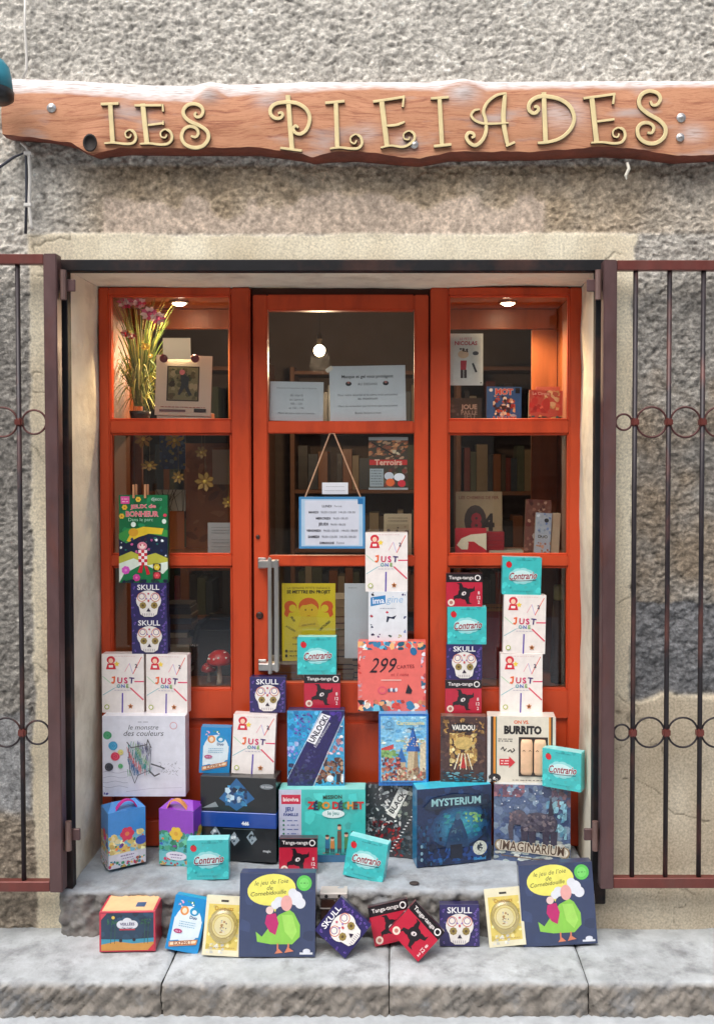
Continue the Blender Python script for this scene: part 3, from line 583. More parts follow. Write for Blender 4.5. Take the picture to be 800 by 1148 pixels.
GRP = dict(skull='small purple boxes with a sugar skull', justone='white boxes with rainbow lettering', teal='small turquoise boxes with a red berry',
           swirl='small red and black boxes with a whirling figure', bubble='navy boxes with a yellow speech bubble', blister='yellow card blister packs', bluecard='small blue boxes with a white oval')
PROTO = {}
def place(kind, px, y, z, label, cat='game box', yaw=0, lean=0, roll=0, name='game_box', dx=0):
    x = U(px, 550 if z > .9 else 850, y)[0]
    # px is at the height of the box
    depth = y*cp-(z+HT[kind]*.5-ZC)*sp; x = (px-PX0)/F*depth+dx
    if kind not in PROTO:
        t = empty(name); DES[kind](t); PROTO[kind] = t
    else: t = copy_tree(PROTO[kind]); t.name = name
    t.rotation_euler = (Matrix.Rotation(R(yaw), 3, 'Z') @ Matrix.Rotation(R(-lean), 3, 'X') @ Matrix.Rotation(R(roll), 3, 'Y')).to_euler()
    t.location = (x, y, z)
    tag(t, label, cat, GRP.get(kind))
    return z+HT[kind]

# ================================================================== SETTING
XL, XR = -1.151, .668            # door opening at the wall face
XRB = .684                       # right reveal splays a little
ZT = Z(303, YW)                  # underside of the lintel
def ss(a, b, x): t = np.clip((x-a)/(b-a), 0, 1); return t*t*(3-2*t)
def grid_mesh(name, xs, ys, P, col, m, keep=None, parent=None):
    nx, ny = len(xs), len(ys)
    idx = np.arange(nx*ny).reshape(ny, nx)
    q = np.stack([idx[:-1,:-1], idx[:-1,1:], idx[1:,1:], idx[1:,:-1]], -1).reshape(-1, 4)
    if keep is not None: q = q[keep.reshape(-1)]
    me = bpy.data.meshes.new(name)
    me.vertices.add(nx*ny); me.vertices.foreach_set('co', P.reshape(-1).astype(np.float32))
    me.loops.add(len(q)*4); me.loops.foreach_set('vertex_index', q.reshape(-1).astype(np.int32))
    me.polygons.add(len(q)); me.polygons.foreach_set('loop_start', (np.arange(len(q))*4).astype(np.int32))
    me.update(calc_edges=True)
    a = me.color_attributes.new('Col', 'FLOAT_COLOR', 'POINT')
    c4 = np.ones((nx*ny, 4), np.float32); c4[:, :3] = col.reshape(-1, 3); a.data.foreach_set('color', c4.reshape(-1))
    me.materials.append(m); me.shade_smooth()
    o = bpy.data.objects.new(name, me); C.objects.link(o); o.parent = parent
    return o

bld = empty('shop_building', (0, YW, 0)); tag(bld, 'old roughcast shop building with pale plaster round its orange shopfront', 'building')
def wpar(o):  # keep world coordinates under the offset parent
    o.matrix_parent_inverse = Matrix.Translation((0, -YW, 0)); return o
def facade():
    h = .0041
    xs = np.arange(-1.62, 1.42, h); zs = np.arange(.06, 3.62, h)
    # snap grid lines to the opening
    for v in (XL, XR): xs[np.argmin(abs(xs-v))] = v
    zs[np.argmin(abs(zs-ZT))] = ZT
    Xg, Zg = np.meshgrid(xs, zs)
    w = (fbm(Xg, Zg, .12, 5, 4)-.5)
    # picture rows to heights on the wall
    zb = lambda py: Z(py, YW)
    xb = lambda px: X(px, YW)
    smooth = np.zeros_like(Xg)
    xo = Xg+w*.03; zo = Zg+w*.04
    lint = ss(zb(262), zb(268), zo)*(1-ss(zb(266), zb(263), -0*zo-0+zo)) if False else (zo < zb(264)).astype(float)
    inx = ((Xg > xb(37)+w*.02) & (Xg < xb(690)+w*.10)).astype(float)
    lintel = (Zg < zb(263)+w*.018).astype(float)*inx*(Zg > ZT-.2)
    strip_l = ((Xg > xb(37)+w*.03) & (Xg < XL+.02) & (Zg < zb(263))).astype(float)
    strip_r = ((Xg < xb(708)+w*.06) & (Xg > XR-.02) & (Zg < zb(263))).astype(float)
    low_r = ((Xg > XR) & (Zg < zb(782)+w*.12+.01*np.sin(Xg*7))).astype(float)
    pink = ((Zg < zb(228)+w*.16) & (Zg > zb(264)) & (xo > xb(120)) & (xo < xb(610))).astype(float)
    cem_l = ((Xg < xb(30)) & (Zg < zb(800)+w*.1) & (Zg > zb(905)+w*.1)).astype(float)
    mort_r = ((Xg > xb(712)) & (Zg < zb(672)+w*.12) & (Zg > zb(782)+w*.1)).astype(float)
    sm = np.clip(lintel+strip_l+strip_r+low_r, 0, 1)
    def blur(a, n=2):
        for _ in range(n):
            p = np.pad(a, 1, mode='edge'); a = (p[1:-1,1:-1]*2+p[:-2,1:-1]+p[2:,1:-1]+p[1:-1,:-2]+p[1:-1,2:])/6
        return a
    smb = blur(sm, 4); pk = blur(pink, 8); cm = blur(cem_l, 4); mr = blur(mort_r, 2)
    n1 = fbm(Xg*.85+fbm(Xg,Zg,.03,9,2)*.02, Zg, .0135, 11, 2, .7); n2 = 1-abs(fbm(Xg, Zg*1.2, .012, 23, 2)*2-1)
    big = fbm(Xg, Zg, .3, 31, 3)
    amp = (1-smb)*(1-.80*pk)*(1-.6*cm)*(.8+.5*big)
    disp = amp*((n1-.5)*.0125+(n2-.6)*.005+(fbm(Xg, Zg, .06, 19, 3)-.5)*.005)
    disp += smb*(.007+(fbm(Xg, Zg, .22, 41, 3)-.5)*.010)+pk*.004
    disp += mr*((fbm(Xg, Zg, .09, 43, 4)-.5)*.03-.006)
    # cracks and chips in the plaster
    crk = np.exp(-((fbm(Xg, Zg, .25, 77, 4)-.5)/.004)**2)*(fbm(Xg, Zg, .3, 78, 2) > .55)
    disp -= smb*crk*.004
    base = np.array([.57,.54,.48]); warm = np.array([.44,.345,.235]); pinkc = np.array([.58,.47,.38]); cream = np.array([.72,.65,.49]); tan = np.array([.50,.43,.325]); grey = np.array([.29,.275,.25]); dgrey = np.array([.20,.205,.215])
    col = np.ones(Xg.shape+(3,))*base
    def mixc(mask, c):
        nonlocal col; col = col*(1-mask[..., None])+np.array(c)*mask[..., None]
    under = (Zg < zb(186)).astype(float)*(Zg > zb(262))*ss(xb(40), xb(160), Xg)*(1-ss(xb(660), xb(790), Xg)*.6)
    mixc(np.clip(blur(under, 4)*(.85+.5*(fbm(Xg, Zg, .1, 51, 3)-.3)), 0, 1), warm)  # warm shadow tone below the board put into the wall colour
    mixc(ss(zb(270), zb(420), Zg)*.85*(Zg < zb(240)) if False else np.clip((zb(262)-Zg)/.35, 0, 1)*.85, grey)
    rb = ((Xg > xb(705)) & (Zg < zb(430)+w*.5) & (Zg > zb(680))).astype(float); mixc(blur(rb, 8)*np.clip(fbm(Xg, Zg, .12, 93, 3)*1.6-.35, 0, .85), np.array([.30,.235,.165])); mixc(mr*.95, dgrey); mixc(cm*.8, np.array([.36,.37,.38]))
    lowl = np.clip((zb(880)+w*.3-Zg)/.1, 0, 1)*(Xg < xb(40)); mixc(lowl*.7, np.array([.30,.24,.17]))
    mixc(pk*.75, pinkc)
    mixc(smb, cream); mixc(blur(low_r, 14)*.85, tan); 
    sl = blur(strip_l, 3); mixc(sl*.45*fbm(Xg, Zg, .1, 61, 3), tan)
    sr = blur(strip_r, 3)*np.clip((zb(560)-Zg)/.5, 0, 1); mixc(sr*.6, tan)
    # stains of plaster bodies
    st = (fbm(Xg*1.6, Zg*.7, .16, 71, 5)-.5)*2
    col *= (1+.22*st[..., None]*smb[..., None]*np.array([.8, 1, 1.25]))
    col *= (1+.22*(fbm(Xg, Zg, .22, 73, 4)-.5)[..., None]*2*(1-smb[..., None]))
    g_ = fbm(Xg, Zg, .012, 91, 2)-.5; col *= (1+(1.0*g_*(1-smb)+.7*(n1-.5)*(1-smb)*(1-pk))[..., None]); col = np.clip(col, .03, .82)  # roughcast pits darken with the relief, their shade in the colour; grit tone random
    col *= 1-.9*(crk*smb)[..., None]*.5
    P = np.stack([Xg, YW-disp, Zg], -1)
    edge = np.minimum(np.abs(Xg-XL), np.abs(Xg-XR))
    cx = (xs[:-1]+xs[1:])/2; cz = (zs[:-1]+zs[1:])/2; CX, CZ = np.meshgrid(cx, cz)
    keep = ~((CX > XL) & (CX < XR) & (CZ < ZT) & (CZ > -1))
    fo = wpar(grid_mesh('facade_wall', xs, zs, P, col, M['wall'], keep, bld)); at = fo.data.attributes.new('Smooth', 'FLOAT', 'POINT'); at.data.foreach_set('value', np.clip(smb+pk*.6, 0, 1).reshape(-1).astype(np.float32))
facade()
g = lin((178,172,164)); m = MB()
m.box(-9, -1.60, YW, YW+.3, 0, 7, g); m.box(1.40, 9, YW, YW+.3, 0, 7, g); m.box(-1.60, 1.40, YW, YW+.3, 3.6, 7, g)
m.box(-1.60, XL-.06, YW+.03, YW+.33, 0, 3.6, g); m.box(XR+.08, 1.40, YW+.03, YW+.33, 0, 3.6, g); m.box(XL-.06, XR+.08, YW+.03, YW+.33, ZT+.05, 3.6, g)
wpar(m.build('outer_wall', M['wall'], bld))
# plaster reveals: left, right, soffit, each with a little unevenness
def reveal(name, A, B, Cc, D, nu, nv, seed):
    us = np.linspace(0, 1, nu); vs = np.linspace(0, 1, nv); Ug, Vg = np.meshgrid(us, vs)
    A, B, Cc, D = map(np.array, (A, B, Cc, D))
    P = A*((1-Ug)*(1-Vg))[..., None]+B*(Ug*(1-Vg))[..., None]+Cc*(Ug*Vg)[..., None]+D*((1-Ug)*Vg)[..., None]
    n = np.cross(B-A, D-A); n = n/np.linalg.norm(n)
    k = fbm(Ug*np.linalg.norm(B-A), Vg*np.linalg.norm(D-A), .25, seed, 4)-.5
    fade = np.minimum(1, np.minimum(Ug, 1-Ug)*8)
    P = P+n*(k*.018*fade)[..., None]
    return wpar(grid_mesh(name, us, vs, P, np.ones(Ug.shape+(3,)), M['plaster'], None, bld))
reveal('door_reveal', (XL, YW, ZS-.05), (XL, YD+.1, ZS-.05), (XL, YD+.1, ZT), (XL, YW, ZT), 20, 140, 3)
reveal('door_reveal', (XRB, YD+.1, ZS-.05), (XR, YW, ZS-.05), (XR, YW, ZT), (XRB, YD+.1, ZT), 20, 140, 9)
reveal('door_soffit', (XL, YD+.1, ZT), (XRB, YD+.1, ZT), (XR, YW, ZT), (XL, YW, ZT), 120, 20, 15)
# the room behind
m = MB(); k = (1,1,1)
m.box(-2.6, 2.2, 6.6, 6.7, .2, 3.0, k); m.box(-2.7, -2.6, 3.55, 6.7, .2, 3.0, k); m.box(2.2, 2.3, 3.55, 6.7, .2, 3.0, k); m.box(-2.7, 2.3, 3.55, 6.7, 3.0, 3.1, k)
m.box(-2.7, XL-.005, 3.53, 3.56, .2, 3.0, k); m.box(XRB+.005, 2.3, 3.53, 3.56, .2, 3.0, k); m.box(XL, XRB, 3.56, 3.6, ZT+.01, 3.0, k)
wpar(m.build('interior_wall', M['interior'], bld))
m = MB(); m.box(-2.7, 2.3, YD+.02, 6.7, .1, ZS-.02, lin((120,90,66))); wpar(m.build('interior_floor', M['matte'], bld))
m = MB()
for x in (-2.0, -1.2, -.4, .4, 1.2): m.box(x, x+.12, 3.7, 6.6, 2.84, 3.0, lin((90,56,34)), b=.01)
wpar(m.build('ceiling_beam', M['matte'], bld))

# street, pavement, doorstep
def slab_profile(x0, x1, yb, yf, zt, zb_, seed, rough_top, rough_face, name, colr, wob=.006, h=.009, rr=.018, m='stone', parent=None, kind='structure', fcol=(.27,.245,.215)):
    xs = np.linspace(x0, x1, max(4, int((x1-x0)/h)))
    prof = []
    n1 = max(3, int((yb-yf-rr)/.012))
    for i in range(n1): prof.append((yb+(yf+rr-yb)*i/n1, zt, 0))
    for i in range(7): a = PI/2*i/6; prof.append((yf+rr-rr*math.sin(a), zt-rr+rr*math.cos(a), i/6))
    n2 = max(3, int((zt-rr-zb_)/.009))
    for i in range(1, n2+1): prof.append((yf, zt-rr-(zt-rr-zb_)*i/n2, 1))
    pr = np.array(prof); S = np.concatenate([[0], np.cumsum(np.hypot(np.diff(pr[:,0]), np.diff(pr[:,1])))])
    Xg, Sg = np.meshgrid(xs, S)
    face = np.repeat(pr[:, 2:3], len(xs), 1)
    na = face*PI/2
    ny, nz = -np.sin(na), np.cos(na)
    d = (1-face)*(fbm(Xg, Sg, .10, seed, 5)-.5)*rough_top+face*((fbm(Xg+Sg*.7, Sg-Xg*.3, .032, seed+3, 4, .6)-.5)*rough_face)
    d += (fbm(Xg, Sg*0, .22, seed+7, 4)-.5)*wob*2
    d += face*min(rough_face, .035)*.2*(kind is not None)*np.sin((Xg+Sg)*2*PI/.034+6*fbm(Xg, Sg, .08, seed+21, 2))*fbm(Xg, Sg, .15, seed+23, 2)
    ed = np.minimum(Xg-x0, x1-Xg); d -= .007*np.exp(-ed/.004)+.003*np.exp(-ed/.03)*fbm(Xg, Sg, .04, seed+31, 2)*2
    P = np.stack([Xg, pr[:, 0:1]+ny*d, pr[:, 1:2]+nz*d], -1)
    t = fbm(Xg, Sg, .16, seed+11, 4)-.5
    col = np.array(colr)[None, None]*(1+.4*t[..., None])
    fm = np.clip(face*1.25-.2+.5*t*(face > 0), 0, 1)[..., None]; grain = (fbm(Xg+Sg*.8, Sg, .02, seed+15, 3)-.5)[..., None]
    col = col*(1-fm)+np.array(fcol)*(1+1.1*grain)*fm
    col = np.clip(col, .03, .85)
    o = grid_mesh(name, xs, S, P[:, ::-1] if False else P, col, M[m], None, parent)
    if kind: tag(o, kind=kind)
    return o
m = MB()
m.face([(-30,-6,0), (30,-6,0), (30,2.87,0), (-30,2.87,0)], k); st = m.build('street', M['asphalt']); tag(st, kind='structure')
m = MB(); m.box(-9, 9, 2.90, 3.6, -.05, ZK-.012, lin((60,60,58))); tag(m.build('pavement_bed', M['matte']), kind='structure')
seams = [-1.75, X(184, 2.9, 1080), X(436, 2.9, 1080), X(657, 2.9, 1080), 1.9]
for i in range(4):
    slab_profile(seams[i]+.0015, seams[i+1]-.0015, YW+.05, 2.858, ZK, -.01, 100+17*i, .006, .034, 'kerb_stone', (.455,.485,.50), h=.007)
# doorstep (worn, rough front)
ds = empty('doorstep', (-.24, 3.13, ZK)); tag(ds, 'worn grey stone doorstep with a broken rough front edge under the game boxes', 'step')
o = slab_profile(XL-.03, XR-.002, YD+.06, 3.135, ZS, ZK-.02, 211, .008, .055, 'step_stone', (.37,.41,.45), h=.007, wob=.014, rr=.022, fcol=(.21,.20,.185), parent=ds, kind=None)  # fcol puts the shade on the rough front into its colour
o.matrix_parent_inverse = Matrix.Translation((.24, -3.13, -ZK))
m = MB(); bm = bmesh.new(); bmesh.ops.create_icosphere(bm, subdivisions=2, radius=.014)
for v in bm.verts: v.co = Vector((X(464, 3.2, 985)+v.co.x*1.3, 3.19+v.co.y, ZS+.003+v.co.z*.35))
m.bm(bm, lin((60,52,50))); o = m.build('iron_plug', M['matte'], ds, True); o.matrix_parent_inverse = Matrix.Translation((.24, -3.13, -ZK))

# opposite side of the narrow street (seen mirrored in the panes)
op = empty('opposite_house', (0,-3.0,0)); tag(op, 'rendered house across the narrow street, mirrored in the shop panes', 'building')
m = MB(); m.box(-9, 9, -.4, 0, 0, 6.2, k); m.build('wall', M['opp'], op)
for x in (-4.2, -1.4, 1.5, 4.4):
    for z in (1.0, 3.7):
        m = MB(); m.box(x-.5, x+.5, 0, .03, z, z+1.5, lin((70,56,48)), b=.005)
        for j in range(12): m.box(x-.45, x+.45, .03, .045, z+.08+j*.115, z+.13+j*.115, lin((92,74,62)))
        m.build('shutter', M['matte'], op)

# ================================================================== SIGN BOARD
def crv(pts, x):
    xs = [p[0] for p in pts]; return np.interp(x, xs, [p[1] for p in pts])
YB = 3.115
def signboard():
    t = empty('wooden_sign', (-.15, YB, Z(140, YB))); tag(t, 'long live-edge timber sign board with curly gilt letters above the shopfront', 'sign')
    ft = [(3,104),(60,103),(120,107),(170,112),(215,113),(224,106),(233,100),(243,99),(256,107),(300,104),(350,101),(420,98),(490,100),(505,95),(518,92),(532,94),(545,100),(600,98),(700,97),(830,95)]
    tt = [(3,88),(60,90),(120,93),(170,96),(215,96),(233,92),(256,95),(350,92),(480,92),(520,89),(545,92),(700,91),(830,91)]
    fb = [(3,150),(50,156),(80,160),(95,170),(105,174),(118,170),(135,166),(200,166),(290,165),(340,173),(350,176),(370,171),(400,169),(450,176),(470,178),(505,170),(600,170),(680,164),(720,168),(760,175),(830,172)]
    bb = [(3,158),(50,160),(80,168),(95,176),(105,180),(118,177),(135,176),(200,177),(290,178),(340,184),(350,186),(400,186),(450,189),(470,190),(505,185),(600,183),(680,181),(720,182),(760,186),(830,182)]
    px = np.arange(3, 829, 2.0); rows = []
    # cross-section rows, bottom back -> bottom bevel -> front -> top bevel -> top back
    for x_ in px:
        j = math.sin(x_*.31)*.4+math.sin(x_*.13)*.6
        zt2 = Z(crv(tt, x_), YB+.035); zf1 = Z(crv(ft, x_)+j*.5, YB); zf0 = Z(crv(fb, x_)+j*.6, YB); zb2 = Z(.6*crv(bb, x_)+.4*crv(fb, x_), YB+.03)
        X_ = X(x_, YB, 140)
        r = [(X_, YB+.085, zb2+.01, 0), (X_, YB+.03, zb2, 0)]
        r.append((X_, YB+.012, zb2*.5+zf0*.5, 0))
        nf = 22
        for i in range(nf+1):
            f = i/nf; z_ = zf0+(zf1-zf0)*f
            bul = .006*math.sin(PI*f)
            r.append((X_, YB-bul+.0, z_, 0 if i < nf else .6))
        r += [(X_, YB+.012, zf1*.55+zt2*.45, 1), (X_, YB+.035, zt2, 1), (X_, YB+.085, zt2+.012, 1)]
        rows.append(r)
    A = np.array(rows); nx, nr = A.shape[:2]
    P = A[:, :, :3].transpose(1, 0, 2).copy(); w = A[:, :, 3].T
    P[..., 1] += (fbm(P[..., 0], P[..., 2]*3, .1, 301, 4)-.5)*.005
    # knots swell
    for (kx, ky, r_, am) in ((233,104,9,.012), (518,100,14,.010), (104,163,13,.012)):
        q = U(kx, ky, YB); d2 = ((P[..., 0]-q[0])**2+(P[..., 2]-q[1])**2)/(r_/320)**2; P[..., 1] -= am*np.exp(-d2)
    w = w.copy()
    for (kx, ky, r_, am) in ((233,106,8,.75), (518,104,11,.8), (410,150,9,.45), (632,128,16,.5), (300,112,9,.5), (455,160,8,.6), (776,150,9,.6)):
        q = U(kx, ky, YB); w = np.maximum(w, am*np.exp(-((P[..., 0]-q[0])**2/2.5+(P[..., 2]-q[1])**2)/(r_/330)**2))
    P = P-np.array([-.15, YB, Z(140, YB)])
    col = np.repeat(w[..., None], 3, 2)
    grid_mesh('board', px, np.arange(nr-3), P[3:], col[3:], M['board'], None, t)
    grid_mesh('lower_edge', px, np.arange(4), P[:4], col[:4], M['bark'], None, t)
    m = MB(); rr = A[0][:, :3]-np.array([-.15, YB, Z(140, YB)]); m.face([tuple(p) for p in rr[::-1]], (0,0,0)); m.build('board_end', M['board'], t); m = MB()
    rr = A[-1][:, :3]-np.array([-.15, YB, Z(140, YB)]); m.face([tuple(p) for p in rr], (0,0,0)); m.build('board_end', M['board'], t)
    off = Vector((-.15, YB, Z(140, YB)))
    q = U(104, 163, YB); m = MB(); m.lathe([(.022,.0),(.024,.005),(.019,.006),(.017,-.004),(.004,-.004)], lin((26,16,12)), 18, at=(q[0]-off.x, -.021, q[1]-off.z), axis='y', sy=1.25); m.build('knot_hole', M['matte'], t, True)
    for (sx, sy_) in ((59,122), (762,133), (464,163), (761,155)):
        q = U(sx, sy_, YB); m = MB(); r_ = .009 if sy_ < 150 else .008
        m.lathe([(r_*1.7,.0),(r_*1.7,.004),(r_,.004),(r_,.009),(r_*.6,.011),(.0005,.011)], (1,1,1), 14, at=(q[0]-off.x, -.006, q[1]-off.z), axis='y'); m.build('screw', M['steel'], t, True)
    # letters -------------------------------------------------
    def cr(p, n=6):
        P_ = [Vector(q) for q in p]; out = []
        for i in range(len(P_)-1):
            a = P_[max(i-1, 0)]; b = P_[i]; c = P_[i+1]; d = P_[min(i+2, len(P_)-1)]
            for k_ in range(n):
                s = k_/n; out.append(.5*((2*b)+(c-a)*s+(2*a-5*b+4*c-d)*s*s+(3*b-a-3*c+d)*s**3))
        out.append(P_[-1]); return out
    def A_(p): return (100+p[0]/5, 90+p[1]/5)
    def B_(p): return (290+p[0]/5, 85+p[1]/5)
    def C_(p): return (440+p[0]/5, 85+p[1]/5)
    def D_(p): return (590+p[0]/4.706, 85+p[1]/4.706)
    Ebase = lambda dx, dy: [(285+dx,358+dy),(340+dx,355+dy),(400+dx,362+dy),(445+dx,355+dy),(466+dx,325+dy),(455+dx,290+dy),(425+dx,277+dy),(402+dx,294+dy),(406+dx,318+dy),(428+dx,322+dy),(436+dx,306+dy)]
    S1 = [(600,178),(592,192),(604,206),(626,200),(638,175),(626,146),(590,132),(550,140),(528,170),(536,205),(570,233),(620,255),(660,285),(668,325),(640,365),(590,378),(540,360),(518,320),(530,277),(565,258),(600,270),(612,298),(596,318),(570,312)]
    L = [
      (A_, [([(118,130),(132,352)],30,0),([(66,134),(166,130)],19,0),([(85,354),(140,350),(200,357),(245,352),(263,325),(252,292),(226,278),(204,294),(209,318),(228,320),(236,304)],19,1)]),
      (A_, [([(300,130),(324,356)],32,0),([(255,141),(405,140)],17,0),([(412,134),(415,176)],13,0),([(330,252),(415,242)],15,0),([(416,228),(416,252)],10,0),(Ebase(0,0),19,1)]),
      (A_, [(S1,25,1)]),
      (B_, [([(163,108),(186,412)],31,0),([(120,404),(242,420)],17,0),([(108,212),(126,206),(134,222),(118,238),(88,236),(66,212),(70,178),(102,155),(162,148),(220,156),(268,190),(286,240),(270,298),(236,326),(206,320),(194,297),(206,280),(222,292)],25,1)]),
      (B_, [([(432,145),(440,408)],29,0),([(372,152),(480,142)],19,0),([(398,409),(450,402),(510,408),(556,406),(578,380),(570,345),(543,328),(515,345),(516,370),(536,380),(548,362)],19,1)]),
      (B_, [([(688,142),(719,400)],33,0),([(640,145),(818,118)],18,0),([(813,110),(806,176)],14,0),([(715,280),(770,276),(818,258)],18,1),([(682,404),(740,392),(800,400),(838,388),(870,358),(868,325),(840,310),(812,326),(815,353),(838,358),(844,344)],18,1)]),
      (C_, [([(262,122),(276,392)],28,0),([(213,127),(314,120)],18,0),([(230,395),(328,385)],19,0)]),
      (C_, [([(630,92),(620,250),(644,392)],31,1),([(634,394),(684,372)],16,0),([(632,98),(580,110),(530,150),(508,200),(520,250),(522,310),(502,360),(465,390),(430,376),(412,345),(424,320),(448,322),(456,340),(440,347)],24,1),([(488,188),(455,196),(440,225),(470,256),(530,270),(648,264)],18,1)]),
      (D_, [([(90,86),(100,350)],29,0),([(58,354),(110,350),(180,328),(232,280),(250,220),(226,160),(170,122),(90,108),(40,120),(13,150),(14,182),(40,198),(62,180),(54,162),(38,166)],25,1)]),
      (D_, [([(343,112),(369,352)],31,0),([(298,119),(468,96)],16,0),([(462,90),(455,150)],14,0),([(370,242),(462,230)],15,0),([(338,354),(400,351),(460,358),(500,350),(518,320),(510,286),(480,275),(455,292),(457,318),(478,324),(486,306)],18,1)]),
      (D_, [([(652,132),(664,154),(690,150),(705,120),(690,92),(650,80),(610,95),(592,130),(600,165),(640,200),(700,235),(731,275),(724,322),(680,355),(630,352),(592,322),(585,278),(610,250),(648,250),(670,272),(660,300),(636,300)],25,1)]),
    ]
    for fn, strokes in L:
        m = MB()
        for si, (pts, w, c) in enumerate(strokes):
            q = cr(pts) if c else [Vector(p) for p in pts]
            if not c: q = [q[0].lerp(q[1], i/3) for i in range(4)] if len(q) == 2 else q
            Q = []
            for p in q:
                x_, y_ = fn(p); a = U(x_, y_, YB-.013); Q.append(Vector((a[0]-off.x, a[1]-off.z)))
            n = len(Q); hw = []
            kk = 5*F/3.1 if fn is not D_ else 4.706*F/3.1
            for i in range(n):
                s = i/(n-1); f = (.55+.45*math.sin(PI*min(max(s, 0), 1))**.5) if c else 1
                if c and len(pts) > 9 and s > .55 and w < 22: f = .62
                hw.append(w*f*.86/2/kk)
            lf = []; rt = []
            for i in range(n):
                d = (Q[min(i+1, n-1)]-Q[max(i-1, 0)]).normalized(); nn = Vector((-d.y, d.x)); lf.append(Q[i]+nn*hw[i]); rt.append(Q[i]-nn*hw[i])
            yf = -.0135-.0006*si; yb = -.003; vs = []; fs = []; fr_ = []
            for a, b in zip(lf, rt): vs += [(a.x, yb, a.y), (a.x, yf+.0015, a.y), (a.x*.86+b.x*.14, yf, a.y*.86+b.y*.14), (b.x*.86+a.x*.14, yf, b.y*.86+a.y*.14), (b.x, yf+.0015, b.y), (b.x, yb, b.y)]
            for i in range(n-1):
                for k_ in range(5): (fr_ if 1 <= k_ <= 3 else fs).append((i*6+k_, i*6+k_+1, (i+1)*6+k_+1, (i+1)*6+k_))
            fs.append((0,1,2,3,4,5)); fs.append(tuple((n-1)*6+j for j in (5,4,3,2,1,0)))
            m.mesh(vs, fs, lin((70,46,34))); m.mesh(vs, fr_, lin((222,203,152)))  # dark brown sides, with the letters' shadow outline put into the colour
        m.build('letter', M['gold'], t)
signboard()

# ================================================================== JOINERY
def wbox(m, px0, py0, px1, py1, yf, yb, col=(1,1,1), b=.004, off=(0,0,0), seg=1):
    x0, x1 = X(px0, yf), X(px1, yf); z0, z1 = Z(py1, yf), Z(py0, yf)
    m.box(x0-off[0], x1-off[0], yf-off[1], yb-off[1], z0-off[2], z1-off[2], col, b=b, seg=seg)
def panel_door(m, px0, py0, px1, z0, yf, off):
    """sunk panel with a raised field and a moulded edge"""
    x0, x1 = X(px0, yf), X(px1, yf); z1 = Z(py0, yf)
    m.box(x0-off[0], x1-off[0], yf+.018-off[1], yf+.035-off[1], z0-off[2], z1-off[2], (1,1,1), b=.001)
    m.box(x0+.035-off[0], x1-.035-off[0], yf+.006-off[1], yf+.0175-off[1], z0+.035-off[2], z1-.035-off[2], (1,1,1), b=.008, seg=2)
def window(x0, x1, gx0, gx1, label, top=322, gtop=331):
    off = (X((x0+x1)/2, YD), YD, ZS)
    t = empty('shop_window', off); tag(t, label, 'window', 'orange side windows of the shopfront')
    m = MB()
    zb_ = ZS
    def v(px0, px1):
        m.box(X(px0, YD)-off[0], X(px1, YD)-off[0], 0, .055, 0, Z(top, YD)-off[2], (1,1,1), b=.005, seg=2)
    v(x0, gx0); v(gx1, x1)
    for (a, b_) in ((top, gtop), (773, 806)): wbox(m, gx0, a, gx1, b_, YD+.0015, YD+.053, off=off, b=.004, seg=2)
    # bottom rail at the step
    m.box(X(gx0, YD)-off[0], X(gx1, YD)-off[0], .0015, .053, 0, .10, (1,1,1), b=.004)
    m.build('frame', M['orange'], t)
    for (a, b_) in ((471, 486), (622, 635)):
        m = MB(); wbox(m, gx0, a, gx1, b_, YD+.003, YD+.05, off=off, b=.004, seg=2); m.build('transom', M['orange'], t)
    m = MB(); panel_door(m, gx0, 806, gx1, ZS+.10, YD, off); m.build('lower_panel', M['orange'], t)
    for (a, b_) in ((gtop, 471), (486, 622), (635, 773)):
        m = MB(); wbox(m, gx0-3, a-3, gx1+3, b_+3, YD+.026, YD+.030, off=off, b=0); m.build('glass_pane', M['glass'], t)
        m = MB(); 
        for (p0, q0, p1, q1) in ((gx0, a, gx0+2.2, b_), (gx1-2.2, a, gx1, b_), (gx0+2.2, a, gx1-2.2, a+2), (gx0+2.2, b_-2, gx1-2.2, b_)): wbox(m, p0, q0, p1, q1, YD+.012, YD+.025, off=off, b=.002)
        m.build('glazing_bead', M['orange'], t)
window(112, 281, 124, 260, 'left orange-framed shop window with three panes, flowers and calendar inside')
window(482, 652, 502, 637, 'right orange-framed shop window with three panes and books inside')
# door leaf
off = (X(381, YD), YD+.004, ZS)
door = empty('shop_door', off); tag(door, 'orange glazed shop door with steel pull handle between the two windows', 'door')
m = MB(); ztop = Z(330, YD)
for (a, b_) in ((284, 300), (464, 480)): m.box(X(a, YD)-off[0], X(b_, YD)-off[0], 0, .05, .01, ztop-off[2], (1,1,1), b=.004, seg=2)
wbox(m, 300, 330, 464, 348, YD+.0055, YD+.052, off=off, b=.004, seg=2); wbox(m, 300, 766, 464, 800, YD+.0055, YD+.052, off=off, b=.004, seg=2)
m.box(X(300, YD)-off[0], X(464, YD)-off[0], .0015, .048, .01, .12, (1,1,1), b=.004); m.build('frame', M['orange'], door)
for (a, b_) in ((472, 486), (623, 635)):
    m = MB(); wbox(m, 300, a, 464, b_, YD+.007, YD+.05, off=off, b=.004, seg=2); m.build('transom', M['orange'], door)
m = MB(); panel_door(m, 300, 800, 464, ZS+.12, YD+.004, off); m.build('lower_panel', M['orange'], door)
for (a, b_) in ((348, 472), (486, 623), (635, 766)):
    m = MB(); wbox(m, 297, a-3, 467, b_+3, YD+.030, YD+.034, off=off, b=0); m.build('glass_pane', M['glass'], door)
